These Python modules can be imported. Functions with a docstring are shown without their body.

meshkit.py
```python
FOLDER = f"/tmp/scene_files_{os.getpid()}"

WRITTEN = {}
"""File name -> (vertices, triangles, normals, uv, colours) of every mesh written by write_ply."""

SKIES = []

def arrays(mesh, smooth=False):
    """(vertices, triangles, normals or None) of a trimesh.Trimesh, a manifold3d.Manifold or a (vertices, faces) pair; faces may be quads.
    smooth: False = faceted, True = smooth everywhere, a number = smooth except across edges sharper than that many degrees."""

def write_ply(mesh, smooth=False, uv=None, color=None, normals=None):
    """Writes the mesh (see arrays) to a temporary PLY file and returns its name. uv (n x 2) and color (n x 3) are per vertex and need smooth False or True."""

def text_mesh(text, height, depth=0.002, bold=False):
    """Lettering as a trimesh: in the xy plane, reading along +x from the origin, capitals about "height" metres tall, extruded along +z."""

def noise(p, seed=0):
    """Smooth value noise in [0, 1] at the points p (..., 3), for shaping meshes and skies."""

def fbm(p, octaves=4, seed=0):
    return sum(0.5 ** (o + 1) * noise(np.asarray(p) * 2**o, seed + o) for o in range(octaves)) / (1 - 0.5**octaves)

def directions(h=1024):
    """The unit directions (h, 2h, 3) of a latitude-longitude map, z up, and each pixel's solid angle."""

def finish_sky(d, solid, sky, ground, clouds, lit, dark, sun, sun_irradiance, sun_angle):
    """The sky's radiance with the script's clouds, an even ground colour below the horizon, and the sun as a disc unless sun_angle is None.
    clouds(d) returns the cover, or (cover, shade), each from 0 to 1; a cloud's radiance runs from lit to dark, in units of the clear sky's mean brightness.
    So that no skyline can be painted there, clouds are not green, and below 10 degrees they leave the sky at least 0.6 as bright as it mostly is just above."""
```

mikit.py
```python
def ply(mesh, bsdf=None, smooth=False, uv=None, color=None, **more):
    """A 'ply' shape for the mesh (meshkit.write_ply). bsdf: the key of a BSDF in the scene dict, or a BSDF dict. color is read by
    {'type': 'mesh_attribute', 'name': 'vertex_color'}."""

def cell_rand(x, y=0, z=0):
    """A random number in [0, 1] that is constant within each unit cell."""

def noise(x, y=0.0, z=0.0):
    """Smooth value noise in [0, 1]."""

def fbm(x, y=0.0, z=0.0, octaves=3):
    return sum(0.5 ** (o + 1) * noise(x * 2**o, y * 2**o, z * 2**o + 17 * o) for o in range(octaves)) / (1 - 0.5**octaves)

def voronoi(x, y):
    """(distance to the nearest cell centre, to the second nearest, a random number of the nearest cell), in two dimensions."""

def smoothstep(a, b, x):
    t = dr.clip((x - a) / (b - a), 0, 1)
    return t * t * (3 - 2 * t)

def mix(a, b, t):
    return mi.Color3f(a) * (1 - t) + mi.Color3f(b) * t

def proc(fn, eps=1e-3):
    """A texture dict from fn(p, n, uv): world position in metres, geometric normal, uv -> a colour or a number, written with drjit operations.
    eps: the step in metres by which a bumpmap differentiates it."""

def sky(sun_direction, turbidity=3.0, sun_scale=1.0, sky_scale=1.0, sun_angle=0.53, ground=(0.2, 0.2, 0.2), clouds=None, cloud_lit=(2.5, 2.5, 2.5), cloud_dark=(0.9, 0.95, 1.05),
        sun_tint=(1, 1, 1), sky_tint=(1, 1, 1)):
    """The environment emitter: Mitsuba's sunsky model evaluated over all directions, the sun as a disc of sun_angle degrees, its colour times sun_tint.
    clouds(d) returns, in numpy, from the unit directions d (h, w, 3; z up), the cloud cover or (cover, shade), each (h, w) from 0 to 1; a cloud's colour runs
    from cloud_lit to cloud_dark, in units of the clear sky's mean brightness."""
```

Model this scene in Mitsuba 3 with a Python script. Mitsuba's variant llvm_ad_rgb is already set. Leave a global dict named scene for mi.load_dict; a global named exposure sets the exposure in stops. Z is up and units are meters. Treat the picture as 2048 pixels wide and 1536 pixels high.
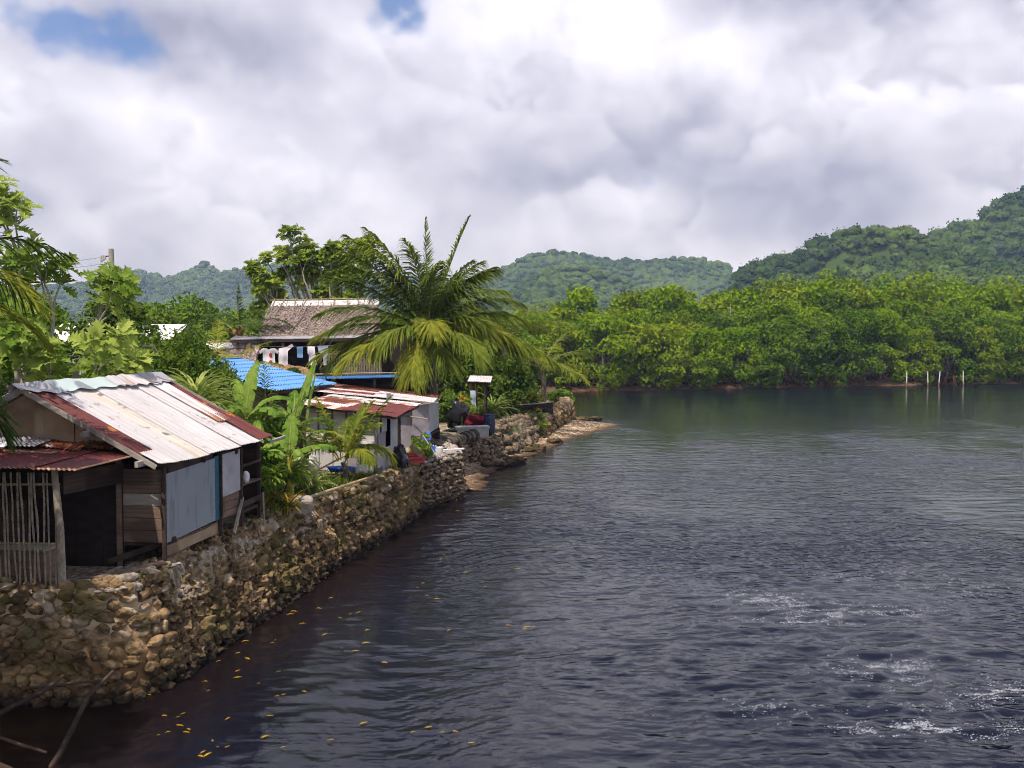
import math, random
import numpy as np
import trimesh
import drjit as dr
import mitsuba as mi
import mikit, meshkit
from mikit import proc, noise, fbm, smoothstep, mix, cell_rand

T = mi.ScalarTransform4f
scene, labels = {}, {}
V = lambda *a: np.array(a, float)

# ---------------------------------------------------------------- camera, exposure, sky
EYE, PITCH = V(0, 0, 5.5), math.atan(78 / 2000.0)
scene['camera'] = {'type': 'perspective', 'fov': math.degrees(2 * math.atan(1024 / 2000.0)), 'fov_axis': 'x', 'near_clip': 0.1, 'far_clip': 6000.0,
                   'to_world': T().look_at(origin=EYE.tolist(), target=(EYE + V(0, math.cos(PITCH), -math.sin(PITCH))).tolist(), up=[0, 0, 1]),
                   'medium': {'type': 'ref', 'id': 'air'}}
exposure = 1.36


def cloud_field(d):
    """Sunlit cumulus heads under a broken grey deck, thinning out overhead."""
    ar, er = np.arctan2(d[..., 0], d[..., 1]), np.arcsin(np.clip(d[..., 2], -1, 1))
    az, el = np.degrees(ar), np.degrees(er)

    def domes(u, v, n, k):
        """The highest of many round cloud heads, n of them round the horizon."""
        tab = np.random.default_rng(k).random((n, n, 4))
        x, y = u / (2 * np.pi) * n, v / (2 * np.pi) * n * 1.15
        i0, j0 = np.floor(x).astype(int), np.floor(y).astype(int)
        best = np.zeros_like(x)
        for a in (-1, 0, 1):
            for b in (-1, 0, 1):
                t = tab[(i0 + a) % n, (j0 + b) % n]
                rad = 0.70 + 0.55 * t[..., 2]
                best = np.maximum(best, (1 - ((x - i0 - a - t[..., 0]) ** 2 + (y - j0 - b - t[..., 1]) ** 2) / rad ** 2) * (0.5 + 0.5 * t[..., 3]))
        return best

    p = d * 6.0
    w = [meshkit.fbm(p + o, 4, 11) - 0.5 for o in (5, 19)]
    f = [meshkit.fbm(p * 5 + o, 4, 12) - 0.5 for o in (5, 19)]
    big = meshkit.fbm(d * [4.2, 4.2, 7.0] + 7, 4, 3)
    soft = meshkit.fbm(p * 1.7 + 3, 5, 60)

    def step(a, b, x):
        t = np.clip((x - a) / (b - a), 0, 1)
        return t * t * (3 - 2 * t)

    def bank(n, seed, warp, thr, edge):
        """One layer of cumulus: (cover, shade), the heads lit from above, the bases grey."""
        def height(dv):
            u, v = ar + warp * (1.3 * w[0] + 0.55 * f[0]), er + dv + warp * (w[1] + 0.45 * f[1])
            return domes(u, v, n, seed) + 0.42 * domes(u, v, int(n * 2.6), seed + 6) + 0.22 * domes(u, v, int(n * 6.5), seed + 12) + 0.11 * domes(u, v, n * 17, seed + 18)
        h = height(0.0) + 0.9 * (big - 0.5)
        top = height(0.34 / n) - height(-0.34 / n)
        inner = step(thr, thr + 0.75, h)
        return step(thr, thr + edge, h), 0.33 + 0.72 * top + 0.30 * inner

    cover, shade = step(0.28, 0.62, 0.5 * soft + 0.5 * big), 0.50 + 1.0 * (soft - 0.5)
    for n, seed, warp, thr, edge in ((34, 3, 0.05, 0.62, 0.16), (24, 103, 0.06, 0.78, 0.12), (17, 203, 0.07, 0.92, 0.10)):
        c1, s1 = bank(n, seed, warp, thr, edge)
        shade = shade * (1 - c1) + s1 * c1
        cover = 1 - (1 - cover) * (1 - c1)
    shade = shade + 1.5 * (big - 0.5) + 0.5 * (soft - 0.5)

    def blob(a, e, ra, re):
        return np.exp(-((az - a) / ra) ** 2 - ((el - e) / re) ** 2)

    gap = 1.1 * blob(-6.8, 19.2, 1.9, 2.6) + 0.45 * blob(-5.6, 17.2, 1.1, 1.4) + 0.85 * blob(-24.5, 16.4, 7.0, 2.3) + 0.5 * blob(-19.5, 15.2, 2.0, 1.1) + 0.8 * np.clip((el - 23) / 16, 0, 1)
    gap = gap * (0.45 + 1.5 * np.clip(1.15 - 1.0 * soft - 0.9 * (0.5 + f[0] + f[1]), 0, 1))
    cover = np.clip(cover - step(0.28, 0.80, gap) * 0.85, 0, 1)
    shade = shade + 0.50 * blob(17, 19.2, 7.5, 1.9) - 0.55 * blob(-20, 12.6, 3.2, 1.7) - 0.40 * blob(6.0, 17.6, 2.2, 2.6) - 0.40 * blob(12, 15.6, 2.4, 1.5) - 0.15 * blob(23, 12, 5, 3) \
        + 0.22 * blob(-22, 7.6, 6, 1.3) + 0.28 * blob(8, 9.4, 8, 1.2) - 0.40 * blob(-14.5, 17.2, 4.0, 2.4) + 0.26 * blob(2, 15, 4, 2) - 0.15 * blob(-9, 13, 3, 3)
    return cover, np.clip(0.06 + shade * 1.02 + 0.08 * np.clip((8 - el) / 8, 0, 1), 0, 1)


def clouds(d):
    """The same field everywhere; computed finely ahead and on every second direction behind."""
    a, b = cloud_field(d[::2, ::2])
    out = [np.repeat(np.repeat(x, 2, 0), 2, 1) for x in (a, b)]
    ahead = np.abs(np.degrees(np.arctan2(d[0, :, 0], d[0, :, 1]))) < 44
    low = d[:, 0, 2] < 0.62
    i, j = np.nonzero(low)[0], np.nonzero(ahead)[0]
    for o, x in zip(out, cloud_field(d[np.ix_(i, j)])):
        o[np.ix_(i, j)] = x
    return tuple(out)


scene['sky'] = mikit.sky([-0.20, -0.40, 0.89], turbidity=3, sun_scale=1.45, clouds=clouds, cloud_lit=(3.55, 3.5, 3.95), cloud_dark=(1.30, 1.34, 1.80), sky_tint=(1.1, 1.25, 1.6), sun_tint=(0.93, 0.99, 1.16), ground=(0.06, 0.08, 0.05))

# ---------------------------------------------------------------- helpers


def free(key):
    if key not in scene and key not in labels:
        return key
    k = 1
    while f'{key}_{k:03d}' in scene or f'{key}_{k:03d}' in labels:
        k += 1
    return f'{key}_{k:03d}'


COUNT = {}


def numbered(key):
    k = COUNT.get(key, 0)
    COUNT[key] = k + 1
    return key if k == 0 else f'{key}_{k:03d}'


def thing(name, label, cat, group=None):
    key = numbered(name)
    labels[key] = {'label': label, 'category': cat}
    if group:
        labels[key]['group'] = group
    return key


def part(parent, name, mesh, bsdf, smooth=False, label=None, stuff=False, **more):
    key = numbered(f'{parent}__{name}')
    scene[key] = mikit.ply(mesh, bsdf, smooth=smooth, **more) if not isinstance(mesh, dict) else {**mesh, 'bsdf': {'type': 'ref', 'id': bsdf}, **more}
    if label or stuff:
        labels[key] = {}
        if label:
            labels[key]['label'] = label
        if stuff:
            labels[key]['kind'] = 'stuff'
    return key


def solo(name, label, cat, mesh, bsdf, smooth=False, group=None, kind=None, **more):
    key = numbered(name)
    scene[key] = mikit.ply(mesh, bsdf, smooth=smooth, **more) if not isinstance(mesh, dict) else {**mesh, 'bsdf': {'type': 'ref', 'id': bsdf}, **more}
    labels[key] = {'label': label}
    if cat:
        labels[key]['category'] = cat
    if group:
        labels[key]['group'] = group
    if kind:
        labels[key]['kind'] = kind
    return key


def cat(ms):
    vs, fs, n = [], [], 0
    for m in ms:
        v, f = (m.vertices, m.faces) if hasattr(m, 'vertices') else m
        vs.append(np.asarray(v, float))
        fs.append(np.asarray(f, int) + n)
        n += len(v)
    return trimesh.Trimesh(np.vstack(vs), np.vstack(fs), process=False)


def unit(v):
    v = np.asarray(v, float)
    return v / np.maximum(np.linalg.norm(v, axis=-1, keepdims=True), 1e-12)


def tube(pts, rad, n=8, cap=True):
    pts = np.asarray(pts, float)
    rad = np.broadcast_to(rad, (len(pts),)).astype(float)
    t = unit(np.gradient(pts, axis=0))
    a = np.cross(t[0], [0.31, 0.2, 0.93] if abs(t[0][2]) < 0.9 else [1, 0.1, 0])
    vs = []
    for p, r, d in zip(pts, rad, t):
        a = unit(a - d * (a @ d))
        b = np.cross(d, a)
        ang = np.arange(n) * 2 * np.pi / n
        vs.append(p + r * (np.cos(ang)[:, None] * a + np.sin(ang)[:, None] * b))
    m = len(pts)
    i = np.arange(n)
    fs = []
    for k in range(m - 1):
        p, q = k * n + i, k * n + (i + 1) % n
        fs.append(np.stack([p, q, q + n], 1))
        fs.append(np.stack([p, q + n, p + n], 1))
    vs = np.vstack(vs)
    if cap:
        vs = np.vstack([vs, pts[:1], pts[-1:]])
        fs.append(np.stack([(i + 1) % n, i, i * 0 + m * n], 1))
        fs.append(np.stack([(m - 1) * n + i, (m - 1) * n + (i + 1) % n, i * 0 + m * n + 1], 1))
    return trimesh.Trimesh(vs, np.vstack(fs), process=False)


def beam(p, q, w=0.08, h=0.08, up=(0, 0, 1), bevel=0.006):
    """A squared timber from p to q, its edges bevelled."""
    p, q = np.asarray(p, float), np.asarray(q, float)
    d = unit(q - p)
    up = np.asarray(up, float)
    if abs(d @ up) > 0.95:
        up = V(0, 1, 0.02)
    s = unit(np.cross(d, up))
    u = np.cross(s, d)
    b = min(bevel, w / 4, h / 4)
    prof = [(-w / 2 + b, -h / 2), (w / 2 - b, -h / 2), (w / 2, -h / 2 + b), (w / 2, h / 2 - b), (w / 2 - b, h / 2), (-w / 2 + b, h / 2), (-w / 2, h / 2 - b), (-w / 2, -h / 2 + b)]
    vs = np.array([e + x * s + y * u for e in (p, q) for x, y in prof])
    i = np.arange(8)
    j = (i + 1) % 8
    fs = [np.stack([i, j, j + 8], 1), np.stack([i, j + 8, i + 8], 1), np.array([[0, k + 1, k] for k in range(1, 7)]), np.array([[8, 8 + k, 9 + k] for k in range(1, 7)])]
    m = trimesh.Trimesh(vs, np.vstack(fs), process=False)
    if m.volume < 0:
        m.invert()
    return m


def slab(p00, p10, p01, th=0.02, bow=0.0, n=1, seed=0):
    """A board spanned by the corner p00 and the ends of its two edges, thickness th behind its front face."""
    p00, p10, p01 = (np.asarray(x, float) for x in (p00, p10, p01))
    nr = unit(np.cross(p10 - p00, p01 - p00))
    p11 = p10 + p01 - p00
    f = np.array([p00, p10, p11, p01])
    vs = np.vstack([f, f - nr * th])
    fs = [[0, 1, 2], [0, 2, 3], [4, 6, 5], [4, 7, 6], [0, 4, 5], [0, 5, 1], [1, 5, 6], [1, 6, 2], [2, 6, 7], [2, 7, 3], [3, 7, 4], [3, 4, 0]]
    return trimesh.Trimesh(vs, np.array(fs), process=False)


def quadslab(c, th=0.02):
    c = np.asarray(c, float)
    nr = unit(np.cross(c[1] - c[0], c[2] - c[0]))
    k = len(c)
    vs = np.vstack([c, c - nr * th])
    fs = [[0, i, i + 1] for i in range(1, k - 1)] + [[k, k + i + 1, k + i] for i in range(1, k - 1)]
    for i in range(k):
        j = (i + 1) % k
        fs += [[i, i + k, j + k], [i, j + k, j]]
    return trimesh.Trimesh(vs, np.array(fs), process=False)


def grid_faces(nu, nv):
    i = np.arange(nu * nv).reshape(nu, nv)
    a, b, c, d = i[:-1, :-1].ravel(), i[1:, :-1].ravel(), i[1:, 1:].ravel(), i[:-1, 1:].ravel()
    return np.vstack([np.stack([a, b, c], 1), np.stack([a, c, d], 1)])


def tin(p00, p10, p01, pitch=0.085, amp=0.013, warp=0.02, seed=0, rows=7, curl=0.0, p11=None):
    """Corrugated iron: ribs run from p00 to p01, the sheet spreads from p00 to p10. A closed thin sheet."""
    p00, p10, p01 = (np.asarray(x, float) for x in (p00, p10, p01))
    p11 = p10 + p01 - p00 if p11 is None else np.asarray(p11, float)
    W = np.linalg.norm(p10 - p00)
    nu = max(3, int(W / pitch * 6) + 1)
    u, v = np.meshgrid(np.linspace(0, 1, nu), np.linspace(0, 1, rows), indexing='ij')
    P = (p00 * ((1 - u) * (1 - v))[..., None] + p10 * (u * (1 - v))[..., None] + p01 * ((1 - u) * v)[..., None] + p11 * (u * v)[..., None])
    n = unit(np.cross(p10 - p00, p01 - p00))
    if n[2] < 0:
        n = -n
    rnd = meshkit.fbm(np.stack([u * W * 0.9 + seed * 7.3, v * 2.5, u * 0], -1), 3, seed) - 0.5
    P = P + n * (amp * np.sin(2 * np.pi * u * W / pitch) + warp * rnd * 2 + curl * (np.maximum(0, 0.18 - v) / 0.18) ** 2 * (meshkit.noise(np.stack([u * W * 1.5 + seed, u * 0, u * 0], -1), 9) - 0.3))[..., None]
    F = grid_faces(nu, rows)
    A = P.reshape(-1, 3)
    B = A - n * 0.003
    k = len(A)
    return trimesh.Trimesh(np.vstack([A, B]), np.vstack([F, F[:, ::-1] + k]), process=False)


def leaves(P, D, N, L, W, fold=0.25, droop=0.15, detail=False):
    """Folded leaf faces: P base points, D directions, N face normals, L lengths, W widths."""
    n = len(P)
    D = unit(D)
    S = unit(np.cross(D, N))
    N = np.cross(S, D)
    L = np.broadcast_to(L, (n,))[:, None]
    W = np.broadcast_to(W, (n,))[:, None]
    mid = P + D * L * 0.45
    tip = P + D * L - N * L * droop
    a = mid + S * W / 2 + N * W * fold
    b = mid - S * W / 2 + N * W * fold
    vs = np.stack([P, a, tip, b], 1).reshape(-1, 3)
    i = np.arange(n)[:, None] * 4
    fs = np.vstack([i + [[0, 1, 2]], i + [[0, 2, 3]]])
    return trimesh.Trimesh(vs, fs, process=False)


def rdir(r, n):
    v = r.normal(size=(n, 3))
    return unit(v)


# ---------------------------------------------------------------- materials


def M(key, color, rough=0.7, spec=0.4, bump=None, scale=0.01, two=True, eps=2e-3, **more):
    c = proc(color) if callable(color) else {'type': 'rgb', 'value': list(color)}
    r = proc(rough) if callable(rough) else float(rough)
    b = {'type': 'principled', 'base_color': c, 'roughness': r, 'specular': float(spec), **more}
    if bump:
        b = {'type': 'bumpmap', 'arbitrary': proc(bump, eps=eps), 'scale': scale, 'bsdf': b}
    scene[key] = {'type': 'twosided', 'bsdf': b} if two else b


def leafmat(key, c1, c2, s=0.8, rough=0.45, trans=0.7, fine=7.0, yellow=None):
    def col(p, n, uv):
        a = noise(p.x * s, p.y * s, p.z * s) * 0.55 + noise(p.x * fine, p.y * fine, p.z * fine) * 0.45
        c = mix(c1, c2, smoothstep(0.25, 0.75, a))
        if yellow:
            c = mix(c, yellow, smoothstep(0.70, 0.80, noise(p.x * 1.7 + 31, p.y * 1.7, p.z * 1.7)) * 0.8)
        return c
    scene[key] = {'type': 'principledthin', 'base_color': proc(col), 'roughness': rough, 'diff_trans': trans, 'eta': 1.28, 'spec_trans': 0.0}


leafmat('m_palm', (0.085, 0.130, 0.018), (0.210, 0.260, 0.034), 0.6, 0.30, 0.6)
leafmat('m_palm_yellow', (0.13, 0.18, 0.020), (0.32, 0.33, 0.040), 0.6, 0.32, 0.7)
leafmat('m_palm_dark', (0.030, 0.060, 0.014), (0.08, 0.13, 0.026), 0.6, 0.36, 0.5)
leafmat('m_mangrove', (0.095, 0.185, 0.006), (0.215, 0.320, 0.012), 0.30, 0.5, 0.35, 3.0)
leafmat('m_mangrove_dark', (0.060, 0.130, 0.010), (0.150, 0.240, 0.016), 0.30, 0.5, 0.35, 3.0)
leafmat('m_mangrove_gold', (0.120, 0.190, 0.008), (0.250, 0.325, 0.018), 0.30, 0.5, 0.35, 3.0)
leafmat('m_breadfruit', (0.15, 0.25, 0.030), (0.42, 0.50, 0.11), 1.0, 0.38, 0.8)
leafmat('m_breadfruit_dark', (0.14, 0.22, 0.02), (0.38, 0.46, 0.07), 1.0, 0.40, 0.7)
leafmat('m_bush', (0.045, 0.095, 0.012), (0.150, 0.215, 0.026), 0.9, 0.38, 0.45)
leafmat('m_banana', (0.10, 0.22, 0.026), (0.27, 0.40, 0.065), 1.2, 0.35, 0.9)
leafmat('m_strap', (0.22, 0.30, 0.05), (0.46, 0.52, 0.16), 1.6, 0.40, 0.7)
leafmat('m_garden', (0.085, 0.175, 0.020), (0.28, 0.38, 0.055), 2.0, 0.40, 0.7)
leafmat('m_croton', (0.14, 0.17, 0.025), (0.42, 0.27, 0.04), 3.0, 0.42, 0.6)
leafmat('m_grass', (0.075, 0.125, 0.02), (0.22, 0.25, 0.055), 1.5, 0.6, 0.5)
leafmat('m_float', (0.42, 0.24, 0.015), (0.52, 0.33, 0.035), 0.5, 0.4, 0.4)


def stone_col(p, n, uv):
    a = noise(p.x * 2.6, p.y * 2.6, p.z * 2.6)
    b = fbm(p.x * 14, p.y * 14, p.z * 14, 3)
    c = mix((0.062, 0.040, 0.017), (0.32, 0.215, 0.105), smoothstep(0.3, 0.75, a * 0.5 + b * 0.5))
    c = mix(c, (0.42, 0.36, 0.27), smoothstep(0.56, 0.72, noise(p.x * 3.7 + 9, p.y * 3.7, p.z * 5)) * smoothstep(0.7, 1.5, p.z) * 0.7)
    c = mix(c, (0.10, 0.085, 0.02), smoothstep(0.52, 0.7, noise(p.x * 1.9, p.y * 1.9 + 7, p.z * 1.9)) * 0.6)
    return mix((0.022, 0.016, 0.009), c, smoothstep(0.0, 0.50, p.z + 0.35 * (b - 0.5)))     # wet near the waterline


M('m_stone', stone_col, 0.85, 0.25, lambda p, n, uv: fbm(p.x * 22, p.y * 22, p.z * 22, 3), 0.035)


def grey_stone_col(p, n, uv):
    b = fbm(p.x * 9, p.y * 9, p.z * 9, 3)
    c = mix((0.055, 0.040, 0.024), (0.25, 0.19, 0.115), smoothstep(0.3, 0.7, b))
    c = mix(c, (0.46, 0.41, 0.36), smoothstep(1.35, 1.75, p.z + 0.3 * (b - 0.5)) * 0.6 * smoothstep(41, 39, p.y))
    return mix((0.035, 0.025, 0.014), c, smoothstep(-0.05, 0.4, p.z + 0.3 * (b - 0.5)))


M('m_grey_stone', grey_stone_col, 0.85, 0.25, lambda p, n, uv: fbm(p.x * 22, p.y * 22, p.z * 22, 3), 0.03)


def mortar_col(p, n, uv):
    b = fbm(p.x * 5, p.y * 5, p.z * 5, 4)
    c = mix((0.20, 0.115, 0.050), (0.46, 0.35, 0.22), smoothstep(0.35, 0.7, b * 0.6 + 0.4 * smoothstep(0.3, 1.7, p.z)))
    return mix((0.03, 0.02, 0.01), c, smoothstep(0.0, 0.35, p.z))


M('m_mortar', mortar_col, 0.95, 0.2, lambda p, n, uv: fbm(p.x * 12, p.y * 12, p.z * 12, 4), 0.06)
M('m_dark_fill', lambda p, n, uv: mix((0.02, 0.015, 0.009), (0.07, 0.05, 0.03), fbm(p.x * 6, p.y * 6, p.z * 6, 3)), 0.95, 0.2, lambda p, n, uv: fbm(p.x * 8, p.y * 8, p.z * 8, 3), 0.05)


def soil_col(p, n, uv):
    b = fbm(p.x * 1.3, p.y * 1.3, 0, 4)
    f = fbm(p.x * 14, p.y * 14, 0, 3)
    c = mix((0.10, 0.075, 0.045), (0.30, 0.25, 0.18), smoothstep(0.3, 0.75, b * 0.5 + f * 0.5))
    c = mix(c, (0.42, 0.38, 0.33), smoothstep(0.62, 0.72, f) * 0.6)
    return mix(c, (0.05, 0.085, 0.018), smoothstep(0.50, 0.62, noise(p.x * 0.45 + 3, p.y * 0.45, 4)) * 0.75)


M('m_soil', soil_col, 0.95, 0.2, lambda p, n, uv: fbm(p.x * 9, p.y * 9, p.z * 9, 4), 0.05)


def beach_col(p, n, uv):
    f = fbm(p.x * 7, p.y * 7, 0, 4)
    c = mix((0.10, 0.064, 0.032), (0.29, 0.20, 0.11), smoothstep(0.3, 0.7, f))
    c = mix(c, (0.6, 0.52, 0.40), smoothstep(0.66, 0.74, noise(p.x * 9, p.y * 9, 3)) * 0.6)
    return mix((0.05, 0.028, 0.013), c, smoothstep(0.0, 0.14, p.z))


M('m_beach', beach_col, 0.9, 0.25, lambda p, n, uv: fbm(p.x * 8, p.y * 8, p.z * 8, 4), 0.06)
M('m_mud', lambda p, n, uv: mix((0.045, 0.026, 0.013), (0.13, 0.075, 0.035), fbm(p.x * 0.8, p.y * 0.8, p.z, 4)), 0.9, 0.25)
M('m_hill_leaf', lambda p, n, uv: mix(mix((0.022, 0.052, 0.010), (0.085, 0.135, 0.024), smoothstep(0.3, 0.7, 0.6 * noise(p.x * 0.02, p.y * 0.02, p.z * 0.03) + 0.4 * noise(p.x * 0.14, p.y * 0.14, p.z * 0.14))), (0.012, 0.028, 0.007), smoothstep(0.45, 0.75, noise(p.x * 0.8, p.y * 0.8, p.z * 0.8)) * 0.55), 0.8, 0.15,
  lambda p, n, uv: fbm(p.x * 0.55, p.y * 0.55, p.z * 0.55, 3), 2.2, eps=0.05)
M('m_hill', lambda p, n, uv: mix((0.022, 0.050, 0.010), (0.070, 0.110, 0.020), fbm(p.x * 0.03, p.y * 0.03, p.z * 0.03, 4)), 0.95, 0.1)


def rust(p, lo, hi, k):
    return smoothstep(lo, hi, fbm(p.x * k, p.y * k * 1.1, p.z * k * 0.9, 4))


def streak(p, k=22.0):
    return fbm((p.x * 0.131 + p.y * 0.991) * k, p.x * 0.7, p.z * 0.5, 3)


def white_tin(p, n, uv):
    c = mix((0.42, 0.41, 0.41), (0.62, 0.60, 0.60), fbm(p.x * 1.6, p.y * 1.6, p.z * 1.6, 3))
    c = mix(c, (0.42, 0.37, 0.32), smoothstep(0.48, 0.72, streak(p)) * 0.6)
    return mix(c, (0.26, 0.22, 0.18), smoothstep(0.66, 0.74, fbm(p.x * 5, p.y * 5, p.z * 5, 4)) * 0.7)


M('m_white_tin', white_tin, 0.55, 0.4)
M('m_tan_tin', lambda p, n, uv: mix(mix((0.58, 0.54, 0.48), (0.42, 0.37, 0.29), smoothstep(0.35, 0.7, streak(p))), (0.09, 0.075, 0.06), smoothstep(0.60, 0.68, fbm(p.x * 6, p.y * 3, p.z * 6, 4)) * 0.8), 0.6, 0.35)
M('m_streak_tin', lambda p, n, uv: mix((0.58, 0.56, 0.55), (0.30, 0.12, 0.05), smoothstep(0.47, 0.62, 0.55 * streak(p, 16.0) + 0.45 * fbm(p.x * 1.3, p.y * 1.3, p.z * 1.3, 3))), 0.6, 0.35)
M('m_red_tin', lambda p, n, uv: mix(mix((0.085, 0.018, 0.016), (0.165, 0.046, 0.040), streak(p)), (0.36, 0.12, 0.03), smoothstep(0.64, 0.74, fbm(p.x * 4, p.y * 4, p.z * 4, 3))), 0.6, 0.3)
M('m_rust_tin', lambda p, n, uv: mix(mix((0.10, 0.024, 0.014), (0.22, 0.075, 0.03), fbm(p.x * 3, p.y * 3, p.z * 3, 3)), (0.60, 0.52, 0.47), rust(p, 0.58, 0.66, 2.2) * 0.85), 0.65, 0.3)
M('m_rust_edge', lambda p, n, uv: mix((0.42, 0.18, 0.06), (0.62, 0.42, 0.25), fbm(p.x * 9, p.y * 9, p.z * 9, 3)), 0.7, 0.3)
M('m_grey_tin', lambda p, n, uv: mix(mix((0.24, 0.24, 0.26), (0.42, 0.42, 0.44), fbm(p.x * 3, p.y * 3, p.z * 3, 3)), (0.20, 0.13, 0.10), rust(p, 0.62, 0.72, 3)), 0.5, 0.4)
M('m_aqua_tin', lambda p, n, uv: mix(mix((0.42, 0.52, 0.49), (0.52, 0.60, 0.57), fbm(p.x * 3, p.y * 3, p.z * 3, 3)), (0.22, 0.25, 0.27), smoothstep(0.55, 0.7, noise(p.x * 2.5, p.y * 2.5, p.z * 2.5))), 0.5, 0.4)
M('m_blue_tin', lambda p, n, uv: mix(mix((0.085, 0.25, 0.55), (0.14, 0.33, 0.64), fbm(p.x * 1.5, p.y * 1.5, p.z * 1.5, 4)), (0.25, 0.33, 0.42), smoothstep(0.56, 0.78, fbm(p.x * 4, p.y * 2, p.z * 4, 4)) * 0.5), 0.5, 0.4)


def wood(c1, c2, sx=3, sz=26):
    def f(p, n, uv):
        g = fbm(p.x * sx, p.y * sx, p.z * sz, 3)
        return mix(mix(c1, c2, g), mi.Color3f(c1) * 0.5, smoothstep(0.55, 0.75, noise(p.x * 2.2, p.y * 2.2, p.z * 2.2)) * 0.6)
    return f


M('m_wood_dark', wood((0.030, 0.020, 0.015), (0.085, 0.055, 0.040)), 0.85, 0.25)
M('m_wood', wood((0.11, 0.070, 0.050), (0.25, 0.175, 0.125)), 0.85, 0.25)
M('m_wood_grey', wood((0.21, 0.185, 0.15), (0.42, 0.38, 0.32), 4, 20), 0.85, 0.25)
M('m_ply', wood((0.24, 0.17, 0.10), (0.38, 0.29, 0.19), 6, 4), 0.85, 0.25)
M('m_stick', lambda p, n, uv: mix((0.13, 0.10, 0.07), (0.40, 0.35, 0.27), fbm(p.x * 30, p.y * 30, p.z * 14, 3)), 0.85, 0.25)
M('m_bark', lambda p, n, uv: mix((0.09, 0.075, 0.055), (0.24, 0.21, 0.17), fbm(p.x * 8, p.y * 8, p.z * 22, 3)), 0.9, 0.2)
M('m_pale_bark', lambda p, n, uv: mix((0.26, 0.23, 0.18), (0.48, 0.44, 0.37), fbm(p.x * 12, p.y * 12, p.z * 6, 3)), 0.9, 0.2)
M('m_bamboo', lambda p, n, uv: mix((0.26, 0.18, 0.09), (0.46, 0.36, 0.2), fbm(p.x * 6, p.y * 6, p.z * 6, 3)), 0.6, 0.35)
M('m_husk', lambda p, n, uv: mix((0.16, 0.07, 0.02), (0.30, 0.17, 0.07), fbm(p.x * 9, p.y * 9, p.z * 9, 3)), 0.85, 0.2)
M('m_dead', lambda p, n, uv: mix((0.24, 0.15, 0.07), (0.46, 0.33, 0.19), fbm(p.x * 9, p.y * 9, p.z * 9, 3)), 0.85, 0.2)
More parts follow.
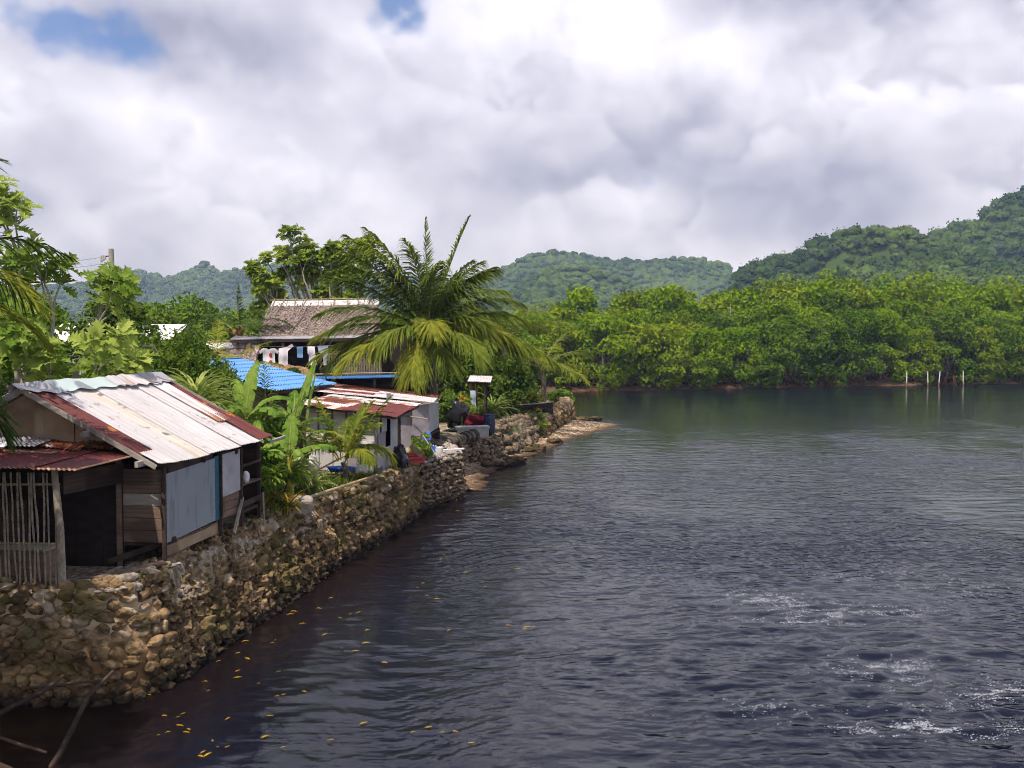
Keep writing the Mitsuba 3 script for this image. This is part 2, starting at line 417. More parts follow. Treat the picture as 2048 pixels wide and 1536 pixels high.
M('m_stem_yellow', lambda p, n, uv: mix((0.22, 0.24, 0.03), (0.46, 0.34, 0.03), smoothstep(0.4, 0.7, fbm(p.x * 9, p.y * 9, p.z * 5, 3))), 0.55, 0.3)
M('m_thatch', lambda p, n, uv: mix((0.17, 0.125, 0.105), (0.55, 0.45, 0.39), fbm(p.x * 9, p.y * 9, p.z * 12, 4)), 0.95, 0.15)
M('m_panel_blue', lambda p, n, uv: mix(mix((0.20, 0.23, 0.245), (0.27, 0.30, 0.315), fbm(p.x * 1.4, p.y * 1.4, p.z * 1.4, 3)), (0.14, 0.15, 0.15), smoothstep(0.55, 0.75, fbm(p.x * 3, p.y * 9, p.z * 1.2, 4)) * 0.6), 0.7, 0.3)
M('m_teal', (0.015, 0.10, 0.14), 0.6, 0.4)
M('m_panel_white', lambda p, n, uv: mix(mix((0.40, 0.39, 0.37), (0.60, 0.59, 0.56), fbm(p.x * 1.5, p.y * 1.5, p.z * 1.5, 4)), (0.24, 0.21, 0.18), smoothstep(0.52, 0.78, fbm(p.x * 6, p.y * 6, p.z * 1.3, 4)) * 0.55), 0.75, 0.3)
M('m_panel_grey', lambda p, n, uv: mix((0.15, 0.14, 0.15), (0.34, 0.32, 0.33), fbm(p.x * 5, p.y * 5, p.z * 5, 4)), 0.8, 0.3)
M('m_panel_light', lambda p, n, uv: mix((0.26, 0.26, 0.27), (0.46, 0.46, 0.46), fbm(p.x * 3, p.y * 3, p.z * 3, 4)), 0.75, 0.3)
M('m_black', (0.012, 0.011, 0.011), 0.8, 0.2)
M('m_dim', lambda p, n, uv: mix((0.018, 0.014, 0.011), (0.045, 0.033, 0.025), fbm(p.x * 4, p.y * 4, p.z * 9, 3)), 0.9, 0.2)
M('m_plastic_black', lambda p, n, uv: mix((0.012, 0.012, 0.016), (0.03, 0.03, 0.035), noise(p.x * 8, p.y * 8, p.z * 8)), 0.25, 0.5)
M('m_white', lambda p, n, uv: mix((0.62, 0.60, 0.56), (0.78, 0.76, 0.73), fbm(p.x * 4, p.y * 4, p.z * 4, 3)), 0.75, 0.3)
M('m_cloth_white', (0.74, 0.72, 0.73), 0.9, 0.1)
M('m_cloth_pink', (0.72, 0.52, 0.52), 0.9, 0.1)
M('m_print_red', (0.45, 0.06, 0.05), 0.9, 0.1)
M('m_cloth_blue', (0.20, 0.38, 0.58), 0.9, 0.1)
M('m_cloth_grey', (0.40, 0.46, 0.50), 0.9, 0.1)
M('m_cloth_red', lambda p, n, uv: mix((0.08, 0.006, 0.012), (0.20, 0.012, 0.022), fbm(p.x * 4, p.y * 4, p.z * 4, 3)), 0.85, 0.15)
M('m_blue_plastic', (0.02, 0.10, 0.42), 0.4, 0.5)
M('m_navy_plastic', (0.008, 0.014, 0.05), 0.35, 0.5)
M('m_red_plastic', (0.40, 0.03, 0.02), 0.4, 0.5)
M('m_orange', (0.62, 0.28, 0.03), 0.6, 0.3)
M('m_fruit', (0.26, 0.34, 0.05), 0.6, 0.3)
M('m_concrete', lambda p, n, uv: mix((0.26, 0.25, 0.23), (0.50, 0.48, 0.45), fbm(p.x * 4, p.y * 4, p.z * 4, 4)), 0.85, 0.25)
M('m_foam', (0.34, 0.36, 0.40), 0.8, 0.3)

# ---------------------------------------------------------------- shoreline, as a polyline of wall feet (x, y); land lies to its left
FOOT = np.array([(-30, 14.4), (-12, 15.0), (-8, 15.2), (-6.1, 15.2), (-5.6, 15.6), (-5.37, 17.0), (-5.1, 18.6), (-4.85, 20.8), (-4.2, 25.7), (-3.4, 29.6), (-3.05, 33.4), (-1.8, 36.0),
                 (-2.15, 38.5), (-3.3, 41.5), (-3.0, 43.2), (-0.9, 46.4), (-0.35, 48.5), (1.0, 51.8), (1.6, 57), (3.0, 63.5), (4.2, 69.5), (4.4, 74), (2.5, 84), (-6, 110), (-40, 135)], float)


def shore(x, y):
    """Signed distance from the wall's foot, positive inland."""
    p = np.stack([np.asarray(x, float).ravel(), np.asarray(y, float).ravel()], 1)
    best, sign = np.full(len(p), 1e9), np.ones(len(p))
    for a, b in zip(FOOT[:-1], FOOT[1:]):
        e = b - a
        t = np.clip(((p - a) @ e) / (e @ e), 0, 1)
        q = a + t[:, None] * e
        d = np.linalg.norm(p - q, axis=1)
        s = np.where(e[0] * (p[:, 1] - a[1]) - e[1] * (p[:, 0] - a[0]) > 0, 1, -1)
        near = d < best - 1e-9
        best, sign = np.where(near, d, best), np.where(near, s, sign)
    return (best * sign).reshape(np.shape(x))


def land_z(x, y):
    s = shore(x, y)
    top = 1.62 + 0.06 * (meshkit.fbm(np.stack([np.asarray(x) * 0.8, np.asarray(y) * 0.8, np.asarray(x) * 0], -1), 3, 2) - 0.5) + 1.3 * np.clip((s - 5) / 14, 0, 1)
    top = top + 0.2 * np.clip((13.5 - np.asarray(y)) / 3, 0, 1)
    t = np.clip((s - 0.12) / 0.4, 0, 1)
    return np.where(np.asarray(y) < 44, 1, 0.8) * top * t * t * (3 - 2 * t) - 0.9 * (1 - t)


def ground_patch(xs, ys):
    x, y = np.meshgrid(xs, ys, indexing='ij')
    z = land_z(x, y)
    return trimesh.Trimesh(np.stack([x, y, z], -1).reshape(-1, 3), grid_faces(len(xs), len(ys)), process=False)


def structure(name, label, mesh, bsdf, smooth=False):
    key = numbered(name)
    scene[key] = mikit.ply(mesh, bsdf, smooth=smooth)
    labels[key] = {'label': label, 'kind': 'structure'}
    return key


xs = np.concatenate([np.arange(-400, -40, 30), np.arange(-40, -14, 2.0), np.arange(-14, 7.01, 0.22)])
ys = np.concatenate([np.arange(13.6, 80, 0.3), np.arange(80, 150, 3.0)])
structure('ground', 'earthy village ground behind the stone seawalls', ground_patch(xs, ys), 'm_soil', True)

# far bank and the flat land behind it, out to the hills
BANK = np.array([(-300, 150), (-60, 140), (-12, 126), (4.6, 117.5), (30.5, 127.5), (53, 136), (78, 146), (140, 168), (400, 230)], float)
bx = np.linspace(-300, 400, 351)
by = np.interp(bx, BANK[:, 0], BANK[:, 1]) + 1.6 * (meshkit.fbm(np.stack([bx * 0.12, bx * 0, bx * 0], -1), 3, 8) - 0.5)
rows, prof = [], [(-3.0, -0.7), (-0.6, -0.12), (0.0, 0.16), (1.0, 0.5), (4, 0.65), (30, 0.8), (100, 1.0), (400, 1.5), (2500, 2)]
for off, z in prof:
    jit = 0.7 * (meshkit.noise(np.stack([bx * 0.7, bx * 0 + off, bx * 0], -1), 5) - 0.5) if off < 5 else 0
    rows.append(np.stack([bx * (1 + max(off, 0) / 300.0), by + off, bx * 0 + z + jit * 0.4], 1))
structure('far_bank', 'brown muddy far bank under the mangroves', trimesh.Trimesh(np.concatenate(rows), grid_faces(len(prof), len(bx))[:, ::-1], process=False), 'm_mud', True)

# gravel beach and spit
bxs, bys = np.arange(-4.5, 9, 0.14), np.arange(37.5, 78, 0.16)
X, Y = np.meshgrid(bxs, bys, indexing='ij')
EDGE = np.array([(-1.2, 36.6), (-1.15, 41.5), (0.1, 47.2), (1.35, 51), (3.0, 56.5), (5.2, 62.5), (7.45, 68.6), (6.3, 70.5), (5.2, 72.5), (4.9, 76.5)], float)


def edge_d(P, L):
    best = np.full(P.shape[:-1], 1e9)
    sg = np.ones(P.shape[:-1])
    for a, b in zip(L[:-1], L[1:]):
        e = b - a
        t = np.clip(((P - a) @ e) / (e @ e), 0, 1)
        d = np.linalg.norm(P - (a + t[..., None] * e), axis=-1)
        s = np.where(e[0] * (P[..., 1] - a[1]) - e[1] * (P[..., 0] - a[0]) > 0, 1, -1)
        n = d < best - 1e-9
        best, sg = np.where(n, d, best), np.where(n, s, sg)
    return best * sg


E = edge_d(np.stack([X, Y], -1), EDGE)
E = E + 0.35 * (meshkit.fbm(np.stack([X * 0.9, Y * 0.9, X * 0], -1), 3, 6) - 0.5)
Z = np.clip(E * 0.13, -0.5, 0.55) + 0.07 * (meshkit.fbm(np.stack([X * 4, Y * 4, X * 0], -1), 4, 7) - 0.5)
structure('beach', 'brown gravel beach and spit below the stone walls', trimesh.Trimesh(np.stack([X, Y, Z], -1).reshape(-1, 3), grid_faces(len(bxs), len(bys)), process=False), 'm_beach', True)

# ---------------------------------------------------------------- river


def river_h(x, y):
    """Height of the moving water in metres: long swells of the current, boils and rapids to the right."""
    z = x * 0
    w1 = meshkit.fbm(np.stack([x * 0.23, y * 0.16, z], -1), 3, 21) - 0.5
    w2 = meshkit.fbm(np.stack([x * 0.23 + 40, y * 0.16, z], -1), 3, 22) - 0.5
    fast = np.clip((x + 4.5 - 0.06 * (y - 16)) / 6.0, 0, 1)
    rapid = np.exp(-(((x - 6.5) / 5.0) ** 2 + ((y - 17.5) / 6.0) ** 2))
    X, Y = x + 1.8 * w1, y + 1.8 * w2
    h = 0.040 * (meshkit.fbm(np.stack([X * 0.9, Y * 2.0, z], -1), 5, 23) - 0.5) * (0.35 + 0.65 * fast)
    r = 1 - np.abs(2 * meshkit.fbm(np.stack([X * 1.2, Y * 2.5, z + 3], -1), 4, 24) - 1)
    h = h + (0.030 * fast + 0.085 * rapid) * (r - 0.6)
    far = 1 - 0.9 * np.clip((y - 36) / 44, 0, 1)
    return far * h + far * 0.018 * (meshkit.noise(np.stack([x * 2.2 + y * 0.5, y * 4.4, z], -1), 25) - 0.5) * (1.3 - 0.5 * fast)


def water_patch(xs, ys):
    x, y = np.meshgrid(xs, ys, indexing='ij')
    return trimesh.Trimesh(np.stack([x, y, river_h(x, y)], -1).reshape(-1, 3), grid_faces(len(xs), len(ys)), process=False)


def ripple(p, n, uv):
    wx = noise(p.x * 0.5, p.y * 0.4, 3) * 2.2
    fast = dr.clip((p.x + 4.5 - 0.06 * (p.y - 16)) / 6.0, 0, 1)
    a = noise((p.x + wx) * 2.6, (p.y + wx) * 6.0, 1)
    b = noise((p.x - wx) * 6.5, p.y * 12.0, 2)
    c = noise(p.x * 1.1 + wx, p.y * 3.0, 5)
    g = noise(p.x * 0.22 + wx * 0.5, p.y * 0.15, 8)
    calm = 1 - 0.91 * smoothstep(32, 88, p.y)
    e = noise((p.x + wx) * 13.0, p.y * 25.0, 4)
    return (c * 0.9 + a * 0.75 + b * (0.26 + 0.20 * fast) + e * 0.11) * (0.22 + 2.6 * g * g) * calm


def water_col(p, n, uv):
    d = noise(p.x * 0.3, p.y * 0.2, 6)
    c = mix((0.006, 0.008, 0.021), (0.010, 0.013, 0.032), d)
    return mix((0.020, 0.010, 0.004), c, smoothstep(-2.3, 2.0, p.x + 2.9 - 0.165 * (p.y - 27)))


scene['m_water'] = {'type': 'bumpmap', 'arbitrary': proc(ripple, eps=0.01), 'scale': 0.021,
                    'bsdf': {'type': 'roughplastic', 'distribution': 'ggx', 'alpha': 0.022, 'int_ior': 1.333, 'diffuse_reflectance': proc(water_col), 'nonlinear': True}}
pieces = [water_patch(np.arange(-11, 14.01, 0.09), np.arange(8, 33.01, 0.075)), water_patch(np.arange(-11, 26.01, 0.2), np.arange(32.4, 70.01, 0.14)),
          water_patch(np.arange(-40, 100.1, 0.8), np.arange(68.5, 175.1, 0.5)), water_patch(np.arange(13.6, 26.01, 0.25), np.arange(8, 33.01, 0.2)),
          water_patch(np.arange(25, 52.1, 0.25), np.arange(28, 70.1, 0.18)), water_patch(np.arange(25, 52.1, 0.8), np.arange(8, 28.6, 0.5)), water_patch(np.arange(51.5, 100.1, 0.8), np.arange(8, 70.1, 0.5)), water_patch(np.arange(-400, 400.1, 8), np.arange(-150, 8.1, 8)),
          water_patch(np.arange(100, 400.1, 10), np.arange(8, 240, 10)), water_patch(np.arange(-400, -40 + .1, 10), np.arange(118, 240, 10))]
structure('river', 'dark rippling tannin coloured river with a fast current', cat(pieces), 'm_water', True)

# white water of the rapids: flecks riding on the crests, (x, y, spread along x, spread along y, count)
r = np.random.default_rng(5)
fl = []
FOAM = [(5.45, 21.6, .45, .35, 300), (5.45, 21.0, .4, .2, 120), (7.0, 20.3, .7, .25, 420), (6.0, 19.7, .6, .15, 200), (6.5, 20.7, .4, .2, 100), (9, 23.5, .8, .5, 150), (9.9, 22, 1, .4, 100), (6.2, 16.6, .35, .4, 260),
        (7.0, 17.0, .5, .35, 120), (7.8, 15.6, .35, .2, 330), (7.5, 15.0, .6, .25, 200), (5.65, 14.1, .4, .13, 380), (6.6, 14.05, .7, .2, 140), (4.1, 14.9, .5, .25, 90)]
for (x, y, a, b, k) in FOAM:
    t = r.normal(size=(k * 3, 2))
    px, py = x + t[:, 0] * a * 1.2, y + t[:, 1] * b * 1.0 + 0.25 * b * np.sin(t[:, 0] * 2.1)
    crest = meshkit.fbm(np.stack([px * 3.2, py * 5.0, px * 0], -1), 3, 31)
    keep = np.argsort(-crest - 0.12 * r.random(len(px)))[:int(k * 1.1)]
    px, py = px[keep], py[keep]
    for q in range(2):
        sx, sy = 0.005 + 0.020 * r.random(len(px)) ** 3, 0.004 + 0.006 * r.random(len(px)) ** 2
        ox, oy = px + r.normal(0, 0.03, len(px)), py + r.normal(0, 0.02, len(px))
        base = np.stack([ox, oy, river_h(ox, oy) + 0.006], -1)
        ang = r.uniform(0, 6.28, len(px))
        c = [base + np.stack([np.cos(ang + k2 * 1.57) * sx, np.sin(ang + k2 * 1.57) * sy, 0 * sx - 0.004], -1) for k2 in range(4)] + [base + np.stack([0 * sx, 0 * sx, sx * 0.35], -1)]
        vs = np.stack(c, 1).reshape(-1, 3)
        i = np.arange(len(px))[:, None] * 5
        fl.append(trimesh.Trimesh(vs, np.vstack([i + [[k2, (k2 + 1) % 4, 4]] for k2 in range(4)]), process=False))
solo('foam', 'white foam flecks on the rapids at the lower right', None, cat(fl), 'm_foam', kind='stuff')

# yellow leaves afloat
LEAF = []
for kind in range(4):
    L, W = (0.17, 0.055) if kind < 2 else (0.12, 0.05)
    s = np.linspace(0, 1, 7)
    w = W / 2 * np.sin(np.pi * s ** 0.8) ** 0.8
    top = np.stack([s * L - L / 2, w, 0.010 * np.sin(s * 3) + 0.012 * kind * s], 1)
    bot = np.stack([s * L - L / 2, -w, 0.010 * np.sin(s * 3) + 0.012 * kind * s], 1)
    midl = np.stack([s * L - L / 2, 0 * s, 0.010 * np.sin(s * 3) + 0.012 * kind * s - 0.006], 1)
    vs = np.vstack([top, midl, bot])
    LEAF.append(mikit.ply(trimesh.Trimesh(vs, grid_faces(3, 7), process=False), smooth=True))
FLOAT = [(-5.64,15.55),(-5.05,14.59),(-4.93,14.62),(-4.95,14.43),(-4.79,14.16),(-4.63,14.06),(-4.87,13.97),(-4.9,13.78),(-4.61,13.9),(-4.22,13.71),(-4.07,13.49),(-4.16,13.26),(-4.12,13.16),(-4.03,13.24),(-3.92,13.37),(-4.17,14.49),(-3.65,14.6),(-3.48,13.79),(-3.14,13.37),(-2.58,13.63),(-2.25,14.32),(-1.27,14.11),(-1.42,13.97),(-0.97,13.9),(-0.83,13.99),(-0.6,13.65),(-5.01,16.1),(-4.82,15.69),(-4.56,16.39),(-4.59,16.61),(-4.1,15.96),(-3.93,16.54),(-5.36,18.0),(-5.19,17.71),(-4.87,17.57),(-5.06,17.13),(-4.6,17.32),(-4.87,18.3),(-4.48,18.24),(-4.35,18.32),(-5.22,18.86),(-4.11,19.49),(-3.59,18.67),(-3.06,17.82),(-2.81,17.82),(-2.69,18.2),(-3.89,21.5),(-4.8,20.5),(-4.58,20.39),(-4.51,20.2),(-3.36,20.21),(-3.1,20.32),(-3.48,19.85),(-1.19,23.86),(-1.91,21.64),(-1.53,21.59),(-1.64,21.47),(-0.57,22.5),(-2.09,22.37),(-1.99,22.83),(-0.09,19.29),(0.21,19.25),(0.19,19.08),(0.4,19.19),(0.13,24.4),(0.62,25.0),(0.75,24.62),(-1.24,19.08),(-4.05,20.7),(-2.83,19.05),(-1.17,27.28),(-1.25,32.14),(-1.87,32.94),(-0.34,29.83),(-2.2,31.52),(-1.82,25.41),(-1.72,26.05),(-3.26,15.64),(-3.53,15.47),(-3.63,15.42),(-2.16,17.1)]
r = np.random.default_rng(8)
for k, (x, y) in enumerate(FLOAT):
    x, y = x + r.normal(0, 0.04), y + r.normal(0, 0.04)
    a = r.normal(0, 28)
    s = r.uniform(0.5, 0.95)
    where = 'near the foot of the stone seawall' if x < -2.6 - 0.0 else 'further out from the seawall'
    solo('fallen_leaf', f'yellow fallen leaf floating on the dark water {where}', 'leaf', {**LEAF[k % 4], 'to_world': T().translate([x, y, float(river_h(np.array(x), np.array(y))) + 0.014]).rotate([0, 0, 1], a).scale(s)},
         'm_float', group='yellow leaves floating by the seawall' if x < -2.6 else 'yellow leaves floating further out')

# ---------------------------------------------------------------- hills and their forest
r = np.random.default_rng(40)
CROWN, DOME = [], []
for k in range(6):
    b_ = trimesh.creation.icosphere(subdivisions=1)
    d = np.asarray(b_.vertices)
    v = d * (0.62 + 0.75 * meshkit.fbm(d * 1.9 + k * 5, 3, k))[:, None] * [1, 1, 0.85]
    f = np.asarray(b_.faces)
    f = f[d[f][:, :, 2].mean(1) > -0.25]
    n = 34
    e = rdir(r, n)
    e[:, 2] = np.abs(e[:, 2]) - 0.1
    e = unit(e)
    q = e * (0.66 + 0.75 * meshkit.fbm(e * 1.9 + k * 5, 3, k))[:, None] * [1, 1, 0.9]
    DOME.append(trimesh.Trimesh(v, f, process=False))
    CROWN.append(cat([DOME[-1], leaves(q - 0.16 * rdir(r, n), rdir(r, n), unit(e + 0.5 * rdir(r, n)), r.uniform(0.2, 0.42, n), r.uniform(0.2, 0.36, n), 0.2, 0.1)]))


def hill(name, label, ridge, depth, spacing, size, seed, rough=1.0, flabel=''):
    """ridge: crest points (x, y, z); the slope falls towards the river over depth metres and away behind."""
    ridge = np.array(ridge, float)
    x = np.linspace(ridge[0, 0], ridge[-1, 0], 150)
    cy = np.interp(x, ridge[:, 0], ridge[:, 1])
    cz = np.interp(x, ridge[:, 0], ridge[:, 2]) - size * 0.55
    v = np.concatenate([np.linspace(-1, 0, 34), np.linspace(0.06, 0.7, 8)])
    X, Vv = np.meshgrid(x, v, indexing='ij')
    Y = cy[:, None] + Vv * depth
    fall = np.where(Vv <= 0, np.clip(1 + Vv, 0, 1) ** 1.15, 1 - 0.9 * Vv)
    nz = meshkit.fbm(np.stack([X / (depth * 0.30) + seed, Y / (depth * 0.75), X * 0], -1), 4, seed)
    rid = 1 - np.abs(2 * nz - 1)
    Z = np.maximum(cz, 3)[:, None] * fall * (1 - rough * 1.05 * (1 - rid) * (1 - np.clip(1 + 8 * Vv, 0, 1) * (Vv <= 0)) * (Vv < 0))
    Z = np.maximum(Z, 0.3)
    structure(name, label, trimesh.Trimesh(np.stack([X, Y, Z], -1).reshape(-1, 3), grid_faces(len(x), len(v)), process=False), 'm_hill', True)
    rr = np.random.default_rng(seed)
    area = (x[-1] - x[0]) * depth * 1.08
    G = np.stack([X, Y, Z], -1)
    cell = np.linalg.norm(np.cross(G[1:, :-1] - G[:-1, :-1], G[:-1, 1:] - G[:-1, :-1]), axis=-1)
    cell[:, 33:] *= 0.12
    cell *= np.where(Z[:-1, :-1] < 12, 0.45, 1)
    n = int(area / spacing ** 2 / 0.62)
    pick = rr.choice(cell.size, n, p=(cell / cell.sum()).ravel())
    a, b = pick // cell.shape[1] + rr.random(n), pick % cell.shape[1] + rr.random(n)
    crest = int((x[-1] - x[0]) / spacing * 1.5)
    a = np.concatenate([a, rr.random(crest) * (len(x) - 1.001)])
    b = np.concatenate([b, 33 + rr.normal(0, 0.5, crest)])
    i, j = a.astype(int), np.clip(b, 0, len(v) - 2).astype(int)
    fa, fb = (a - i)[:, None], (np.clip(b, 0, len(v) - 1.01) - j)[:, None]
    P = G[i, j] * (1 - fa) * (1 - fb) + G[i + 1, j] * fa * (1 - fb) + G[i, j + 1] * (1 - fa) * fb + G[i + 1, j + 1] * fa * fb
    out = []
    for k, c in enumerate(CROWN if ridge[0, 1] < 700 else DOME):
        q = P[k::6]
        s = size * rr.uniform(0.26, 0.62, len(q)) * np.where(rr.random(len(q)) < 0.08, 1.5, 1)
        th = rr.uniform(0, 6.28, len(q))
        cv = np.asarray(c.vertices)
        cs, sn = np.cos(th)[:, None], np.sin(th)[:, None]
        vx, vy, vz = cv[:, 0] * cs - cv[:, 1] * sn, cv[:, 0] * sn + cv[:, 1] * cs, np.repeat(cv[None, :, 2], len(q), 0)
        w = np.stack([vx, vy, vz], -1) * s[:, None, None] + q[:, None] + np.array([0, 0, 0.15])
        f = np.asarray(c.faces)[None] + (np.arange(len(q)) * len(cv))[:, None, None]
        out.append((w.reshape(-1, 3), f.reshape(-1, 3)))
    solo('forest', flabel, None, cat(out), 'm_hill_leaf', smooth=True, kind='stuff')


hill('hill', 'far green hill range on the left behind the village',
     [(-1000, 1500, 95), (-870, 1500, 92), (-650, 1500, 100), (-618, 1500, 112), (-580, 1500, 125.5), (-543, 1500, 118), (-520, 1500, 108), (-509, 1500, 112), (-479, 1500, 121), (-459, 1500, 133), (-438, 1500, 119.5), (-408, 1500, 124),
      (-378, 1500, 129), (-333, 1500, 136), (-288, 1500, 125), (-243, 1500, 118), (-168, 1500, 114), (-70, 1500, 106), (-18, 1500, 103), (57, 1500, 70)], 560, 10.5, 10, 3, 0.9, 'forest canopy on the far left hill range')
hill('hill', 'long rounded hill ridge in the middle distance',
     [(-83, 1150, 57), (-54, 1150, 80), (-22, 1150, 88), (-2, 1150, 102), (22, 1150, 112), (44, 1150, 114), (63, 1150, 117), (90, 1150, 111), (124, 1150, 106), (159, 1150, 106), (199, 1150, 109), (216, 1150, 108), (245, 1150, 99), (262, 1150, 87),
      (285, 1150, 69), (331, 1150, 34)], 400, 8.4, 8.6, 7, 0.9, 'forest canopy on the long middle ridge')
hill('hill', 'sunlit conical hill standing before the middle ridge',
     [(-40, 800, 14), (-10, 800, 41), (6, 800, 57), (26, 800, 67), (40, 800, 72.5), (62, 800, 69.5), (82, 800, 63.5), (98, 800, 55.5), (110, 800, 41.5), (126, 800, 25.5), (150, 800, 8)], 260, 7, 7.6, 12, 0.9, 'forest canopy on the sunlit conical hill')
hill('hill', 'steep forested hill on the right behind the mangroves',
     [(90, 480, 10), (105, 480, 33), (109.5, 480, 43), (121, 480, 48.5), (138, 480, 53), (148, 480, 58.5), (162, 480, 63.5), (174, 480, 66), (186, 480, 63.8), (198, 480, 59.5), (210, 480, 56), (225, 480, 50), (246, 480, 37), (270, 480, 22), (300, 480, 10)], 210, 5.2, 6.5, 19, 0.9,
     'forest canopy on the steep right hill')
hill('hill', 'tall dark hill rising at the right edge',
     [(215, 600, 40), (248, 600, 74), (263, 600, 78.5), (277, 600, 80.5), (283, 600, 89), (293, 600, 96), (307, 600, 101), (338, 600, 107.5), (400, 600, 115), (470, 600, 100), (560, 600, 60)], 230, 6, 7, 23, 0.9, 'forest canopy on the tall dark right hill')

# ---------------------------------------------------------------- mangroves of the far bank
r = np.random.default_rng(77)


def crown_mesh(r, R, H, z0, blobs, per, size, squash=0.8, top=0.5):
    ps, ds, ns = [], [], []
    for _ in range(blobs):
        t = r.random() ** 0.8
        ang = r.uniform(0, 6.283)
        z = z0 + (H - z0) * t
        env = R * (1 - 0.55 * max(0, (t - top) / (1 - top)) ** 1.6) * (0.75 + 0.25 * min(1, t / 0.25))
        rad = env * math.sqrt(r.uniform(0.25, 1)) * 0.85
        c = V(math.cos(ang) * rad, math.sin(ang) * rad, z - 0.4)
        br = R * r.uniform(0.2, 0.38)
        d = rdir(r, per)
        d[:, 2] = d[:, 2] * 0.75 + 0.22
        d = unit(d)
        k = br * (0.82 + 0.22 * r.random(per)) * (0.75 + 0.5 * meshkit.noise(d * 2.1 + c, 3))
        ps.append(c + d * k[:, None] * [1, 1, squash])
        ns.append(unit(d + 0.42 * rdir(r, per) + [0, 0, 0.15]))
        ds.append(unit(d * 0.25 + rdir(r, per)))
    P, D, N = np.vstack(ps), np.vstack(ds), np.vstack(ns)
    L = size * r.uniform(0.7, 1.3, len(P))
    return leaves(P - D * L[:, None] * 0.5, D, N, L, L * 0.55, 0.18, 0.12)


MT = []
for k in range(7):
    H = [7.5, 8.5, 9.5, 11.0, 12.5, 14.0, 15.5][k]
    R = [3.9, 4.0, 4.0, 4.2, 4.3, 4.6, 4.6][k]
    cm = mikit.ply(crown_mesh(r, R, H, 0.6 if k < 3 else 2.2, 46, 135, 0.45))
    limbs = []
    for q in range(7):
        a = q * 0.9 + r.uniform(0, 0.5)
        e = V(math.cos(a) * R * 0.6, math.sin(a) * R * 0.6, H * r.uniform(0.45, 0.8))
        limbs.append(tube([V(0, 0, 1.2), e * [0.35, 0.35, 0.5] + [0, 0, 0.5], e], [0.13, 0.09, 0.03], 5, False))
    tm = mikit.ply(cat([tube([V(0, 0, 0.6), V(0.1, 0, H * 0.4), V(0, 0.1, H * 0.75)], [0.2, 0.15, 0.05], 6, False)] + limbs))
    roots = []
    for q in range(26):
        a = r.uniform(0, 6.283)
        rad = r.uniform(0.4, 2.6)
        h = r.uniform(0.8, 1.7)
        roots.append(tube([V(0.1 * math.cos(a), 0.1 * math.sin(a), h), V(math.cos(a) * rad * 0.6, math.sin(a) * rad * 0.6, h * 0.8), V(math.cos(a) * rad, math.sin(a) * rad, -0.6)], [0.05, 0.045, 0.03], 4, False))
    MT.append((cm, tm, mikit.ply(cat(roots)), crown_mesh(r, R, H, 2.5, 40, 52, 0.78)))
MATS = ['m_mangrove', 'm_mangrove', 'm_mangrove_gold', 'm_mangrove_dark']


def bank_y(x):
    return float(np.interp(x, BANK[:, 0], BANK[:, 1]))


def mangrove(x, off, k, label, group, roots=True):
    t = thing('mangrove_tree', label, 'tree', group)
    m = T().translate([x, bank_y(x) + off, 0.25]).rotate([0, 0, 1], float(r.uniform(0, 360))).scale([1, 1, float(r.uniform(0.92, 1.08))])
    part(t, 'crown', {**MT[k][0], 'to_world': m}, MATS[int(r.integers(4))])
    part(t, 'trunk', {**MT[k][1], 'to_world': m}, 'm_bark')
    if roots:
        part(t, 'prop_root', {**MT[k][2], 'to_world': m}, 'm_husk_dark', stuff=True)


M('m_husk_dark', lambda p, n, uv: mix((0.06, 0.03, 0.014), (0.22, 0.11, 0.045), fbm(p.x * 2, p.y * 2, p.z * 2, 3)), 0.85, 0.2)
x = -16.0
while x < 86:
    mangrove(x, r.uniform(0.6, 2.6), int(r.integers(0, 2)) if x < 40 else int(r.integers(0, 3)), 'low bushy mangrove tree in the front row at the far bank water edge', 'front row of mangroves along the far bank')
    x += r.uniform(3.4, 5.4)
x = -10.0
while x < 92:
    lim = 1 + (x > 8) + (x > 22) + (x > 34)
    mangrove(x, r.uniform(6.5, 9.5), int(np.clip(lim + r.integers(-1, 1), 0, 4)), 'tall mangrove tree rising behind the front row on the far bank', 'second row of mangroves on the far bank', False)
    x += r.uniform(4.2, 6.2)
back = []
for off, sp in ((13, 5.2), (19, 5.8), (26, 6.5), (36, 8)):
    x = -20.0
    while x < 112:
        k = int(np.clip(1 + (x > 6) + 1.2 * (x > 16) + (x > 30) + (x > 42) + (off > 18) * 0.6 + r.normal(0, 0.9), 0, 6))
        if abs(x - 62) < 5 or abs(x - 46) < 6:
            k = min(6, k + 1)
        v, f = np.asarray(MT[k][3].vertices), np.asarray(MT[k][3].faces)
        a = r.uniform(0, 6.283)
        c, s = math.cos(a), math.sin(a)
        back.append((v @ np.array([[c, s, 0], [-s, c, 0], [0, 0, 1]]) + [x, bank_y(x) + off, 0.5], f))
        x += sp * r.uniform(0.8, 1.25)
h = len(back) // 2
solo('mangrove_forest', 'mass of mangrove forest behind the first rows on the far bank', None, cat(back[::2]), 'm_mangrove', kind='stuff')
solo('mangrove_forest', 'mixed darker mangrove canopy behind the first rows on the far bank', None, cat(back[1::2]), 'm_mangrove_gold', kind='stuff')

